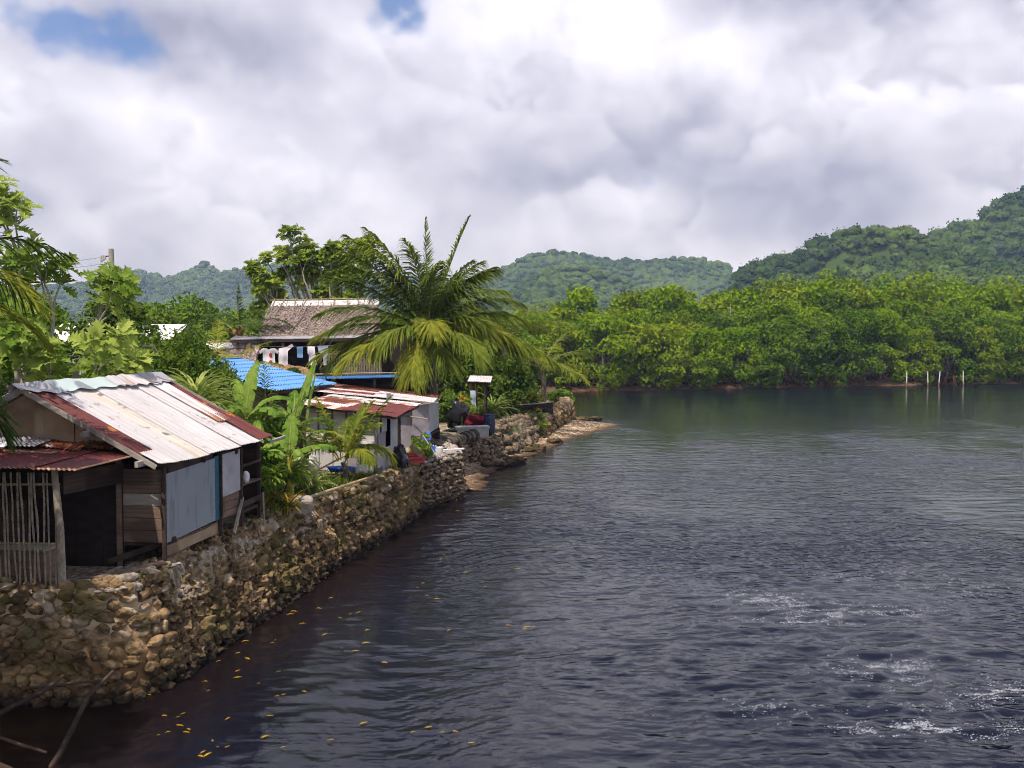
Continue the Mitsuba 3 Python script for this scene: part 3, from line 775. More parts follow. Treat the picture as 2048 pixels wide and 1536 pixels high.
M('m_stake', lambda p, n, uv: mix((0.22, 0.12, 0.07), (0.66, 0.60, 0.55), smoothstep(0.3, 0.9, p.z)), 0.8, 0.2)
for k, (x, off, h, lb) in enumerate([(11.8, 5, 9.6, 'leftmost'), (47.5, 11, 12.5, 'rightmost'), (29.5, 8, 11.0, 'middle')]):
    t = thing('dead_tree', f'bare pale tree trunk standing out of the mangroves, {lb} of three', 'dead tree')
    y = bank_y(x) + off
    part(t, 'trunk', tube([V(x, y, 0.5), V(x + 0.2, y, h * 0.6), V(x - 0.1, y, h)], [0.16, 0.11, 0.04], 7), 'm_pale_bark', True)
    for q in range(5):
        z = h * r.uniform(0.6, 0.95)
        part(t, 'branch', tube([V(x, y, z), V(x + r.normal(0, 0.6), y - r.uniform(0, 0.4), z + 0.6), V(x + r.normal(0, 1.1), y - 0.3, z + r.uniform(0.6, 1.5))], [0.05, 0.035, 0.015], 5), 'm_pale_bark', True)
STK = ['leftmost', 'second from the left', 'third from the left', 'rightmost']
for k, (x, lean) in enumerate([(51.4, 0.0), (54.7, 0.04), (56.5, -0.09), (60.4, 0.02)]):
    y = bank_y(x) - 5.2
    solo('marker_stake', f'white marker stake in the water before the mangroves, {STK[k]} of the four', 'stake',
         tube([V(x + lean, y, -0.6), V(x, y, 0.6), V(x - lean, y, 1.95), V(x - lean, y, 2.0)], [0.075, 0.075, 0.07, 0.05], 8), 'm_stake', 60, group='white stakes by the mangroves')

# ---------------------------------------------------------------- stone walls
r = np.random.default_rng(12)
STONES, ROUGH, FLAT, FAR = [], [], [], []
ico2, ico1 = trimesh.creation.icosphere(subdivisions=2), trimesh.creation.icosphere(subdivisions=1)
for k in range(8):
    for lst, amp, fr, base in ((STONES, 0.65, 1.3, ico2), (ROUGH, 1.25, 1.6, ico2), (FLAT, 0.7, 1.4, ico1), (FAR, 0.85, 1.3, ico1)):
        d = np.asarray(base.vertices)
        v = d * (1 + amp * (meshkit.fbm(d * fr + k * 3.1, 3, k) - 0.5) * 1.6 + 0.25 * amp * (meshkit.noise(d * 4 + k, k) - 0.5))[:, None]
        v = np.sign(v) * np.abs(v) ** 0.9
        lst.append((v, np.asarray(base.faces)))


def resample(L, n):
    L = np.asarray(L, float)
    c = np.concatenate([[0], np.cumsum(np.linalg.norm(np.diff(L, axis=0), axis=1))])
    t = np.linspace(0, c[-1], n)
    return np.stack([np.interp(t, c, L[:, k]) for k in range(L.shape[1])], 1), c[-1]


def stone_wall(label, foot, top, z_top, size, shapes, bsdf, core, cap=0.35, xmin=-99, sink=-0.25, depth=0.75, flat=0.62, limit=300, gap=1.0, inset=0.12, bulge=0.05):
    t = thing('stone_wall', label, 'wall')
    F, length = resample(foot, 200)
    P, _ = resample(top, 200)
    zt = np.broadcast_to(z_top, (200,)) if np.isscalar(z_top) else np.interp(np.linspace(0, 1, 200), np.linspace(0, 1, len(z_top)), z_top)
    A = np.column_stack([F, np.full(200, sink)])
    B = np.column_stack([P, zt])
    tan = unit(np.gradient(A, axis=0))
    nrm = unit(np.cross(tan, B - A))
    if (nrm[:, 0] - nrm[:, 1]).mean() < 0:
        nrm = -nrm
    inl = -nrm * [1, 1, 0]
    Hm = np.linalg.norm(B - A, axis=1).mean()
    # the backing, lumpy, with its top
    tv = np.linspace(0, 1, 12)
    G = A[:, None] * (1 - tv)[None, :, None] + B[:, None] * tv[None, :, None]
    G = G + nrm[:, None] * (bulge * np.sin(np.pi * tv) - inset)[None, :, None] + nrm[:, None] * (0.10 * (meshkit.fbm(G * 2.2, 3, 5) - 0.5))[..., None]
    c1 = (B + inl * (inset + 0.1) + [0, 0, -0.01])[:, None]
    c2 = (B + inl * (cap + 0.4) + [0, 0, -0.04])[:, None]
    G = np.concatenate([G, c1, c2, c2 - [0, 0, 1.4]], 1)
    part(t, 'core', trimesh.Trimesh(G.reshape(-1, 3), grid_faces(200, G.shape[1]), process=False), core, True)
    items = []
    rows = max(2, int(Hm / (size * flat * 1.05)))
    for k in range(rows + 2):
        v = (k + 0.35) / rows
        s = r.uniform(0, size)
        while s < length:
            w = size * r.uniform(0.7, 1.5)
            i = min(199, int((s + w / 2) / length * 199))
            if k < rows:
                vv = v + r.normal(0, 0.10) / rows
                p = A[i] + (B[i] - A[i]) * vv + nrm[i] * (bulge * math.sin(math.pi * min(1, max(0, vv))) + r.uniform(-0.05, 0.07) * size / 0.28)
            else:
                p = B[i] + inl[i] * ((k - rows) * size * 0.75 + r.uniform(0, 0.1)) + [0, 0, r.uniform(-0.04, 0.04)]
            sc = V(w * 0.56 * gap, size * depth * 0.62 * r.uniform(0.8, 1.15), size * flat * 0.62 * r.uniform(0.85, 1.3) * gap)
            rot = trimesh.transformations.euler_matrix(r.normal(0, 0.22), r.normal(0, 0.25), r.normal(0, 0.3))[:3, :3]
            ax = np.stack([tan[i], -nrm[i] * 1.0, unit(np.cross(tan[i], -nrm[i]))], 1)
            if k >= rows:
                sc = sc * [1, 1, 0.9]
            sh = (shapes if p[1] < 25 or shapes is FLAT else FAR)[int(r.integers(8))]
            if p[0] > xmin:
                items.append((p, ax @ (rot @ (sh[0] * sc).T) if False else (rot @ (sh[0] * sc).T), ax, sh[1]))
            s += w * 0.93
    items.sort(key=lambda q: np.linalg.norm(q[0] - EYE))
    rest = []
    for k, (p, loc, ax, f) in enumerate(items):
        m = trimesh.Trimesh((ax @ loc).T + p, f, process=False)
        if k < limit:
            part(t, 'stone', m, bsdf, 32)
        else:
            rest.append(m)
    if rest:
        part(t, 'rubble', cat(rest), bsdf, 32, stuff=True)
    return t


stone_wall('mortared rounded stone seawall facing us at the lower left', [(-10, 15.0), (-8, 15.15), (-6.3, 15.15), (-5.75, 15.35), (-5.5, 15.9)], [(-10, 15.4), (-8, 15.4), (-6.65, 15.45), (-6.25, 15.8), (-6.02, 16.5)],
           1.70, 0.27, STONES, 'm_stone', 'm_mortar', xmin=-8.5, gap=0.84, bulge=0.12, inset=0.0, depth=0.6)
stone_wall('long rough coral stone seawall along the near river edge', [(-5.5, 15.9), (-5.37, 17), (-5.1, 18.6), (-4.85, 20.8), (-4.2, 25.7), (-3.4, 29.6), (-3.05, 33.2)],
           [(-6.12, 16.5), (-6.0, 17.5), (-5.8, 19), (-5.46, 21), (-4.85, 25), (-3.95, 28), (-3.5, 30), (-3.25, 33.2)], 1.64, 0.27, ROUGH, 'm_stone', 'm_dark_fill')
stone_wall('squared bastion of thin stacked stones jutting into the river', [(-3.1, 33.2), (-2.5, 34.5), (-1.8, 36.0), (-2.15, 38.5), (-3.1, 41)], [(-3.22, 33.3), (-2.6, 34.55), (-1.93, 36.05), (-2.28, 38.4), (-3.2, 40.8)],
           1.63, 0.30, FLAT, 'm_grey_stone', 'm_dark_fill', flat=0.40, depth=0.6)
stone_wall('low dark retaining wall behind the bastion', [(-3.1, 41), (-3.0, 43.2), (-0.9, 46.4), (-0.35, 48.5)], [(-3.3, 41), (-3.2, 43.4), (-1.1, 46.6), (-0.6, 48.6)], 1.12, 0.34, FLAT, 'm_grey_stone', 'm_dark_fill', limit=120)
stone_wall('sloping rubble wall of rounded boulders above the beach', [(-0.35, 48.5), (1.0, 51.8), (1.6, 57)], [(-0.9, 48.9), (0.0, 52.6), (0.9, 57)], [1.55, 1.5, 1.3], 0.50, STONES, 'm_grey_stone', 'm_dark_fill', limit=160, flat=0.75)
stone_wall('farthest stone wall ending in a blunt corner on the point', [(1.6, 57), (3.0, 63.5), (4.2, 69.5), (4.4, 74), (2.5, 82)], [(1.3, 57), (2.7, 63.6), (3.95, 69.6), (4.1, 73.6), (2.3, 81.6)], [1.15, 1.2, 1.5, 1.6, 1.4], 0.5, ROUGH, 'm_stone', 'm_dark_fill', limit=120)
SPOT = [(2.3, 55.6, 0.28), (2.6, 56.1, 0.2), (5.3, 72.8, 0.3), (4.8, 71.6, 0.35), (6.2, 73.2, 0.28), (-0.6, 45.0, 0.3), (-0.2, 45.6, 0.25), (0.1, 46.4, 0.3), (-1.1, 44.6, 0.25), (0.9, 51.0, 0.3), (1.3, 52.2, 0.35), (-0.9, 44.9, 0.2), (0.3, 47.0, 0.25)]
for k, (x, y, s) in enumerate(SPOT):
    v, f = ROUGH[k % 8]
    solo('rock', 'loose brown rock lying on the gravel beach', 'rock', trimesh.Trimesh(v * [s * 1.3, s, s * 0.7] + [x, y, 0.1], f, process=False), 'm_stone', True, group='loose rocks on the beach')
v, f = STONES[3]
solo('boulder', 'large smooth grey boulder on the seawall beside the orange leaved plant', 'boulder', trimesh.Trimesh(v * [0.36, 0.3, 0.24] + [-5.0, 23.3, 1.75], f, process=False), 'm_grey_stone', True)

# ---------------------------------------------------------------- near shack
O, D_, W_ = V(-6.05, 17.3, 0), V(0.131, 0.991, 0), V(-0.991, 0.131, 0)


def frame(O, d, w):
    return lambda a, b, z: O + d * a + w * b + V(0, 0, z)


L = frame(O, D_, W_)
S = thing('tin_roof_shack', 'wooden shack with white and dark red corrugated roof at the lower left', 'shack')
EZ, RZ, RB, EB, A0, A1 = 3.43, 4.78, 2.40, -0.13, -0.40, 4.75
roof = f'{S}__roof'
rp = lambda a, t: L(a, EB + (RB - EB) * t, EZ + (RZ - EZ) * t)       # t from eave to ridge
part(S, 'roof', cat([beam(rp(A0 + 0.1, t) - [0, 0, 0.07], rp(A1 - 0.1, t) - [0, 0, 0.07], 0.06, 0.06) for t in (0.06, 0.35, 0.65, 0.93)] + [beam(rp(a, 0.02) - [0, 0, 0.14], rp(a, 1) - [0, 0, 0.14], 0.05, 0.08) for a in (0.05, 1.5, 3, 4.4)]), 'm_wood_dark', label='roof of the shack with a ridge along the river')
cuts = [(-0.40, 0.26, 0.13, 1.0, 'm_red_tin', 'dark red roof sheet at the front edge'), (0.17, 0.95, 0, 1, 'm_white_tin', None), (0.88, 1.62, 0, 1, 'm_tan_tin', 'tan stained roof sheet'), (1.55, 2.35, 0, 1, 'm_white_tin', None),
        (2.28, 3.10, 0, 1, 'm_white_tin', None), (3.03, 3.75, 0, 1, 'm_white_tin', None), (3.68, 4.22, 0.0, 0.36, 'm_white_tin', None), (3.68, 4.3, 0.3, 1, 'm_streak_tin', 'roof sheet streaked with rust'),
        (4.16, 4.75, 0.33, 1, 'm_red_tin', 'dark red roof sheet at the far edge'), (4.05, 4.75, 0, 0.40, 'm_red_tin', 'dark red lower sheet at the far corner'), (-0.40, 0.25, -0.015, 0.14, 'm_white_tin', 'small white patch sheet at the front corner')]
for k, (a, b, t0, t1, m, lb) in enumerate(cuts):
    up = V(0, 0, 0.012 * (k % 2) + (0.03 if k in (7, 9, 10) else 0) + 0.012 * (k // 5))
    part(roof, 'sheet', tin(rp(a, t0) + up, rp(b, t0) + up, rp(a, t1) + up, warp=0.012, seed=k + 1, curl=0.05 if t0 < 0.1 else 0.0), m, 40, lb)
lp = lambda a, t: L(a, 2 * RB - EB - (RB - EB) * t, EZ + (RZ - EZ) * t)
for k, a in enumerate(np.arange(-0.4, 4.7, 0.86)):
    part(roof, 'sheet', tin(lp(a, 0) + [0, 0, 0.01 * (k % 2)], lp(min(a + 0.9, 4.75), 0) + [0, 0, 0.01 * (k % 2)], lp(a, 1), warp=0.01, seed=30 + k, p11=lp(min(a + 0.9, 4.75), 1)), 'm_grey_tin', 40)
for k, (a, b, m, lb, d1, d2) in enumerate([(-0.62, 0.55, 'm_grey_tin', 'bent grey ridge sheet at the front', 0.93, 0.84), (0.4, 2.45, 'm_aqua_tin', 'pale aqua ridge sheet', 0.875, 0.885), (2.3, 3.0, 'm_white_tin', None, 0.88, 0.87),
                                           (2.75, 3.95, 'm_streak_tin', 'rusty ridge sheet', 0.87, 0.86), (3.6, 4.7, 'm_grey_tin', 'grey ridge sheet at the far end', 0.86, 0.87)]):
    up = V(0, 0, 0.05 + 0.014 * k)
    n = 26
    u = np.linspace(0, 1, n)
    tt = d1 + (d2 - d1) * u + 0.012 * np.sin(u * 17 + k * 3)
    wob = 0.007 * np.sin(u * 23 + k) + 0.02 * (meshkit.noise(np.stack([u * 7, u * 0 + k, u * 0], -1), 3) - 0.5)
    rowsr = []
    for q in (0, 0.5, 0.9, 1.0, 1.1, 1.5, 2.0):
        pt = []
        for ui, ti, wi in zip(u, tt, wob):
            a_ = a + (b - a) * ui
            p = rp(a_, ti + (1 - ti) * q) if q <= 1 else lp(a_, ti + (1 - ti) * (2 - q))
            pt.append(p + up + [0, 0, wi * (1.4 - abs(q - 1)) + (0.02 if 0.85 < q < 1.15 else 0)])
        rowsr.append(pt)
    G = np.array(rowsr)
    part(roof, 'ridge_cap', trimesh.Trimesh(G.reshape(-1, 3), grid_faces(7, n), process=False), m, 40, lb)
part(roof, 'rake_board', beam(rp(A0 - 0.03, 0.02) - [0, 0, 0.03], rp(A0 - 0.03, 1) - [0, 0, 0.03], 0.02, 0.09), 'm_wood_grey', label='pale rake board under the front roof edge')
part(roof, 'rake_board', beam(rp(A1 + 0.03, 0.0) + [0, 0, 0.01], rp(A1 + 0.03, 1) + [0, 0, 0.01], 0.02, 0.07), 'm_wood_grey')
part(roof, 'purlin_end', beam(rp(-0.62, 0.12) - [0, 0, 0.10], rp(0.2, 0.12) - [0, 0, 0.10], 0.06, 0.10), 'm_wood_grey', label='pale timber end sticking out at the front corner')
part(roof, 'purlin_end', beam(rp(-0.62, 0.50) - [0, 0, 0.12], rp(0.2, 0.50) - [0, 0, 0.12], 0.06, 0.10), 'm_wood_grey')
part(roof, 'purlin_end', beam(rp(4.6, 0.0) - [0, 0, 0.06], rp(5.55, 0.0) - [0, 0, 0.03], 0.05, 0.07), 'm_wood_grey', label='pale timber end sticking out at the far corner')
# gable and front wall: sheets of plywood
gz = lambda b: EZ + (RZ - EZ) * (1 - abs(b - RB) / (RB - EB)) - 0.05
edges = [0.74, 1.12, 1.65, 2.22, 2.95, 3.7, 4.5]
for k, (b0, b1) in enumerate(zip(edges[:-1], edges[1:])):
    c = [L(0.012 * (k % 2), b1 - 0.006, 1.9), L(0.012 * (k % 2), b0 + 0.006, 1.9), L(0.012 * (k % 2), b0 + 0.006, gz(b0))] + ([L(0.012 * (k % 2), RB, gz(RB))] if b0 < RB < b1 else []) + [L(0.012 * (k % 2), b1 - 0.006, gz(b1))]
    part(S, 'gable_panel', quadslab(c, 0.015), 'm_wood_dark' if k == 0 else 'm_ply')
    if b1 > 0.9:
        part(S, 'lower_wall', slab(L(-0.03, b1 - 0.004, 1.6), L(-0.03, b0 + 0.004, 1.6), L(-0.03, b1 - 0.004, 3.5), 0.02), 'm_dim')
for k in range(6):
    z = 2.06 + k * 0.215
    part(S, 'plank', slab(L(-0.02 - 0.006 * (k % 2), 0.76, z), L(-0.02 - 0.006 * (k % 2), 0.0 + 0.01 * (k % 3), z), L(-0.02, 0.76, z + 0.205), 0.025), 'm_wood' if k != 3 else 'm_wood_grey')
part(S, 'corner_post', beam(L(-0.05, -0.02, 1.6), L(-0.05, -0.02, 3.38), 0.07, 0.07), 'm_wood_dark')
part(S, 'corner_post', beam(L(-0.06, 0.80, 1.6), L(-0.06, 0.80, 3.5), 0.08, 0.08), 'm_wood')
part(S, 'corner_post', beam(L(4.35, 0.02, 1.2), L(4.35, 0.02, 3.4), 0.08, 0.08), 'm_wood_dark')
part(S, 'wall', quadslab([L(4.4, 0, 1.8), L(4.4, 4.8, 1.8), L(4.4, 4.8, gz(4.7)), L(4.4, RB, gz(RB)), L(4.4, 0, gz(0))], 0.03), 'm_wood_dark', label='back wall of the shack')
part(S, 'wall', slab(L(0, 4.78, 1.8), L(4.4, 4.78, 1.8), L(0, 4.78, 3.4), 0.03), 'm_wood_dark')
part(S, 'floor', slab(L(0.02, 0.02, 2.05), L(4.38, 0.02, 2.05), L(0.02, 4.7, 2.05), 0.06), 'm_wood_dark')
part(S, 'panel', slab(L(0.02, -0.035, 2.05), L(2.0, -0.035, 2.10), L(0.02, -0.035, 3.26), 0.015), 'm_panel_blue', label='large blue grey wall panel')
part(S, 'panel', slab(L(2.02, -0.02, 2.08), L(2.22, -0.02, 2.08), L(2.02, -0.02, 3.34), 0.012), 'm_teal', label='narrow dark teal strip')
part(S, 'panel', slab(L(2.32, -0.035, 2.50), L(3.22, -0.035, 2.52), L(2.32, -0.035, 3.34), 0.015), 'm_panel_light', label='pale grey wall panel')
part(S, 'panel', slab(L(0.02, 0.0, 3.27), L(2.0, 0.0, 3.27), L(0.02, 0.0, 3.40), 0.012), 'm_wood_dark')
part(S, 'corner_post', beam(L(2.27, -0.03, 1.5), L(2.27, -0.03, 3.38), 0.07, 0.06), 'm_wood_dark')
part(S, 'corner_post', beam(L(3.27, -0.03, 1.5), L(3.27, -0.03, 3.38), 0.07, 0.06), 'm_wood_dark')
for k in range(3):
    part(S, 'plank', slab(L(2.28, 0.0, 2.06 + k * 0.15), L(3.26, 0.0, 2.06 + k * 0.15), L(2.28, 0.0, 2.20 + k * 0.15), 0.02), 'm_wood')
part(S, 'skirting_board', slab(L(0.0, 0.02, 1.80), L(2.25, 0.02, 1.80), L(0.0, 0.02, 2.04), 0.02), 'm_ply')
part(S, 'skirting_board', slab(L(0.0, 0.06, 1.55), L(1.1, 0.06, 1.55), L(0.0, 0.06, 1.79), 0.02), 'm_wood')
part(S, 'brace', beam(L(2.5, -0.12, 1.45), L(3.3, -0.05, 2.35), 0.06, 0.05), 'm_wood_grey')
part(S, 'brace', beam(L(-0.35, 0.85, 1.78), L(0.25, -0.10, 2.08), 0.05, 0.10), 'm_wood_dark')
part(S, 'shelf', slab(L(3.3, -0.06, 2.62), L(4.3, -0.06, 2.62), L(3.3, 0.3, 2.62), 0.03), 'm_wood')
part(S, 'back_panel', slab(L(3.3, 0.5, 2.06), L(4.3, 0.5, 2.06), L(3.3, 0.5, 3.4), 0.02), 'm_wood_dark')
part(S, 'rail', beam(L(3.3, -0.05, 3.0), L(4.32, -0.05, 3.02), 0.03, 0.05), 'm_wood_dark')
part(S, 'rail', beam(L(3.3, -0.05, 2.2), L(4.32, -0.05, 2.22), 0.03, 0.12), 'm_wood_dark')
part(S, 'prop', tube([L(4.0, -0.25, 1.4), L(4.02, -0.22, 1.9), L(4.03, -0.2, 2.35)], 0.022, 6), 'm_stick')
for a in (0.3, 2.2, 4.2):
    part(S, 'stilt', beam(L(a, 0.35, 0.9), L(a, 0.35, 2.0), 0.10, 0.10), 'm_wood_dark')
# lean-to in front
lz = lambda a, b: 3.585 + (0.02 + 0.08 * min(max(b - 0.3, 0), 2)) * (a + 2.07) / 2.0
for k, (b0, b1) in enumerate([(0.37, 1.14), (1.08, 1.86), (1.8, 2.6), (2.55, 3.4), (3.3, 4.1), (4.0, 4.9)]):
    dz = 0.012 * (k % 2)
    part(S, 'lean_to_sheet', tin(L(-2.07, b1, lz(-2.07, b1) + dz), L(-2.07, b0, lz(-2.07, b0) + dz), L(-0.03, b1, lz(0, b1) + dz), p11=L(-0.03, b0, lz(0, b0) + dz), warp=0.015, seed=60 + k), 'm_red_tin' if k < 4 else 'm_grey_tin', 40,
         'dark red sheet of the low front roof' if k == 0 else None)
    part(S, 'rusty_edge', tin(L(-2.085, b1, lz(-2.07, b1) + dz - 0.002), L(-2.085, b0, lz(-2.07, b0) + dz - 0.002), L(-2.02, b1, lz(-2.02, b1) + dz + 0.004), p11=L(-2.02, b0, lz(-2.02, b0) + dz + 0.004), warp=0.015, seed=60 + k, rows=2), 'm_rust_edge', 40)
part(S, 'edge_strip', beam(L(-2.07, 0.365, lz(-2.07, 0.37) + 0.005), L(-0.05, 0.365, lz(0, 0.37) + 0.005), 0.018, 0.025), 'm_rust_edge', label='rusty side edge of the low front roof')
for k, (b0, b1, a0, m) in enumerate([(1.3, 2.3, -0.42, 'm_rust_tin'), (2.0, 3.2, -0.55, 'm_grey_tin'), (0.75, 1.45, -0.25, 'm_rust_tin')]):
    z = 0.05 + 0.025 * k
    part(S, 'loose_sheet', tin(L(a0, b1, lz(a0, b1) + z), L(a0 - 0.05, b0, lz(a0, b0) + z), L(-0.03, b1, lz(0, b1) + z + 0.05), p11=L(-0.03, b0, lz(0, b0) + z + 0.03), warp=0.04, seed=80 + k), m, 40)
part(S, 'loose_sheet', slab(L(-0.75, 3.4, lz(-0.75, 3.2) + 0.08), L(-0.95, 2.35, lz(-0.9, 2.3) + 0.10), L(-0.55, 3.4, lz(-0.5, 3.2) + 0.13), 0.008), 'm_white', label='loose white sheet on the low front roof')
part(S, 'loose_stick', tube([L(-0.95, 2.35, lz(-0.95, 2.35) + 0.05), L(-0.9, 1.55, lz(-0.9, 1.5) + 0.05), L(-0.78, 1.5, lz(-0.78, 1.5) + 0.05)], 0.016, 6), 'm_stick')
part(S, 'post', tube([L(-1.86, 0.76, 1.45), L(-1.87, 0.78, 2.6), L(-1.88, 0.86, 3.56)], [0.06, 0.055, 0.05], 10), 'm_stick', True, 'pale corner post of the stick wall')
part(S, 'header_board', slab(L(-1.82, 0.74, 3.16), L(-0.03, 0.74, 3.10), L(-1.82, 0.74, 3.50), 0.02), 'm_wood_dark')
for k in range(22):
    b = 0.86 + k * 0.086 + r.normal(0, 0.010)
    ln = r.normal(0.045, 0.02)
    h = 3.5
    pts = [L(-1.87 + r.normal(0, 0.008), b + ln * t + 0.008 * math.sin(t * 9 + k * 2), 1.55 + (h - 1.55) * t) for t in np.linspace(0, 1, 9)]
    rr_ = r.uniform(0.012, 0.018)
    part(S, 'stick', tube(pts, rr_ * (1 + 0.15 * np.sin(np.arange(9) * 2.3 + k)), 7), 'm_stick', True)
for z in (2.36, 3.3):
    part(S, 'stick_rail', tube([L(-1.83, 0.8, z + 0.02), L(-1.83, 1.7, z), L(-1.83, 2.8, z)], 0.02, 7), 'm_bamboo', True)
part(S, 'wall', slab(L(-0.9, 3.0, 1.6), L(-0.9, 2.0, 1.6), L(-0.9, 3.0, 2.9), 0.03), 'm_wood_dark')
part(S, 'wall', slab(L(-1.86, 4.2, 1.6), L(0, 4.2, 1.6), L(-1.86, 4.2, 3.5), 0.03), 'm_wood_dark')
c = thing('wooden_box', 'weathered wooden box behind the stick wall of the shack', 'box')
for k in range(4):
    part(c, 'board', slab(L(-1.55, 2.6 - 0.34 * k, 1.72), L(-1.55, 2.28 - 0.34 * k, 1.72), L(-1.55, 2.6 - 0.34 * k, 2.22 - 0.02 * (k % 2)), 0.4), 'm_wood')
part(c, 'lid', slab(L(-1.6, 2.7, 2.235), L(-1.6, 1.2, 2.235), L(-1.1, 2.7, 2.235), 0.03), 'm_wood_grey')
solo('orange_ball', 'small orange ball on the ground behind the stick wall', 'ball', trimesh.Trimesh(np.asarray(ico2.vertices) * 0.05 + L(-1.72, 1.36, 1.74), ico2.faces, process=False), 'm_orange', True)
solo('driftwood_board', 'dark board lying on the stones beside the shack doorway', 'board', slab(L(-1.55, 0.35, 1.76), L(-0.4, -0.25, 1.80), L(-1.45, 0.5, 1.78), 0.03), 'm_wood')
bag = trimesh.Trimesh(np.asarray(ico2.vertices) * (1 + 0.5 * (meshkit.fbm(np.asarray(ico2.vertices) * 2, 3, 3) - 0.5))[:, None] * [0.07, 0.07, 0.13] + L(3.42, -0.08, 2.76), ico2.faces, process=False)
solo('plastic_bag', 'white plastic bag hanging in the open end of the shack', 'bag', bag, 'm_white', True)
g = np.random.default_rng(3)
ch = []
for k in range(260):
    a, b = g.uniform(-1.9, 0.2), g.uniform(-0.15, 0.75)
    v, f = FLAT[k % 8]
    s = g.uniform(0.02, 0.055)
    ch.append((v * [s * 1.4, s, s * 0.5] + L(a, b, 1.66), f))
solo('rubble_chips', 'grey stone chips scattered over the ground at the shack doorway', None, cat(ch), 'm_grey_stone', kind='stuff')

# ---------------------------------------------------------------- white shack
r = np.random.default_rng(101)
S = thing('white_panel_shack', 'small white panelled shack with a rusty tin roof beside the seawall', 'shack')
A_, B_, C_ = V(-6.45, 31.2, 0), V(-4.05, 29.75, 0), V(-3.72, 32.2, 0)
fz = lambda p, z: V(p[0], p[1], z)
dAB, dBC = unit(B_ - A_), unit(C_ - B_)
for k in range(5):
    t0, t1 = k / 5, (k + 1) / 5 - 0.012
    p, q = A_ + (B_ - A_) * t0, A_ + (B_ - A_) * t1
    z0, z1 = 3.68 - 0.25 * t0, 3.68 - 0.25 * t1
    part(S, 'panel', quadslab([fz(p, 2.62), fz(q, 2.62), fz(q, z1), fz(p, z0)], 0.02), 'm_panel_white')
    part(S, 'lower_panel', quadslab([fz(p, 1.55), fz(q, 1.55), fz(q, 2.52), fz(p, 2.52)], 0.02), 'm_panel_grey' if k > 2 else 'm_panel_white')
    part(S, 'batten', beam(fz(q + (B_ - A_) * 0.006, 2.55) - V(0.02, 0.035, 0), fz(q + (B_ - A_) * 0.006, 3.46 - 0.25 * (t1 - 0.9)) - V(0.02, 0.035, 0), 0.03, 0.02), 'm_wood_dark')
part(S, 'shelf_rail', slab(fz(A_, 2.53) + V(-0.05, -0.09, 0), fz(B_, 2.53) + V(-0.0, -0.09, 0), fz(A_, 2.61) + V(-0.05, -0.09, 0), 0.06), 'm_white', label='white rail across the white panels')
part(S, 'corner_post', beam(fz(B_, 1.5) - V(0.0, 0.05, 0), fz(B_, 3.4) - V(0, 0.05, 0), 0.06, 0.06), 'm_wood_grey')
bc = lambda t, z, o=0.0: fz(B_ + (C_ - B_) * t + V(dBC[1], -dBC[0], 0) * o, z)
part(S, 'side_panel', slab(bc(0.02, 1.5, 0.03), bc(0.62, 1.5, 0.03), bc(0.02, 2.35, 0.03), 0.02), 'm_panel_light', label='grey lower side panel')
part(S, 'side_panel', slab(bc(0.02, 2.25, 0.05), bc(0.36, 2.25, 0.05), bc(0.02, 2.86, 0.05), 0.02), 'm_panel_grey')
part(S, 'side_panel', slab(bc(0.02, 2.80, 0.03), bc(0.12, 2.80, 0.03), bc(0.02, 3.38, 0.03), 0.02), 'm_panel_white')
part(S, 'side_panel', slab(bc(0.22, 2.84, 0.03), bc(0.46, 2.84, 0.03), bc(0.22, 3.36, 0.03), 0.02), 'm_panel_light')
part(S, 'side_panel', slab(bc(0.66, 1.6, 0.02), bc(1.0, 1.6, 0.02), bc(0.66, 3.3, 0.02), 0.02), 'm_panel_light')
part(S, 'corner_post', beam(bc(1.0, 1.4), bc(1.0, 3.4), 0.07, 0.07), 'm_wood_grey')
part(S, 'back_wall', slab(fz(C_, 1.5), fz(A_ + (C_ - B_), 1.5), fz(C_, 3.5), 0.03), 'm_wood_dark')
part(S, 'back_wall', slab(fz(A_ + (C_ - B_), 1.5), fz(A_, 1.5), fz(A_ + (C_ - B_), 3.6), 0.03), 'm_wood_dark')
R0, R1, R2, R3 = V(-6.85, 30.9, 3.72), V(-3.35, 28.95, 3.40), V(-6.2, 33.9, 3.78), V(-2.95, 32.4, 3.56)
q4 = lambda s, t: R0 * (1 - s) * (1 - t) + R1 * s * (1 - t) + R2 * (1 - s) * t + R3 * s * t
# ribs run along the river front here, so the sheets lie one above the other up the slope
for k, (t0, t1, m) in enumerate([(0.0, 0.24, 'm_rust_tin'), (0.2, 0.45, 'm_streak_tin'), (0.40, 0.66, 'm_rust_tin'), (0.6, 0.83, 'm_rust_tin'), (0.78, 1.0, 'm_streak_tin')]):
    for s0, s1 in ((0.0, 0.55), (0.5, 1.0)):
        up = V(0, 0, 0.016 * k * 0.3 + (0.015 if s0 > 0 else 0))
        part(S, 'roof_sheet', tin(q4(s0, t0) + up, q4(s0, t1) + up, q4(s1, t0) + up, p11=q4(s1, t1) + up, warp=0.035, seed=120 + 2 * k + int(s0 > 0)), 'm_red_tin' if (s0 > 0 and k < 4) else m, 40)
part(S, 'roof_scrap', tin(q4(0.5, 0.55) + [0, 0, 0.06], q4(0.5, 0.66) + [0, 0, 0.06], q4(0.74, 0.55) + [0, 0, 0.06], p11=q4(0.74, 0.66) + [0, 0, 0.06], warp=0.02, seed=140), 'm_white_tin', 40, 'white scrap sheet on the rusty roof')
part(S, 'roof_scrap', tin(q4(0.05, 0.8) + [0, 0, 0.06], q4(0.05, 0.95) + [0, 0, 0.06], q4(0.42, 0.8) + [0, 0, 0.06], p11=q4(0.42, 0.95) + [0, 0, 0.06], warp=0.02, seed=141), 'm_tan_tin', 40)
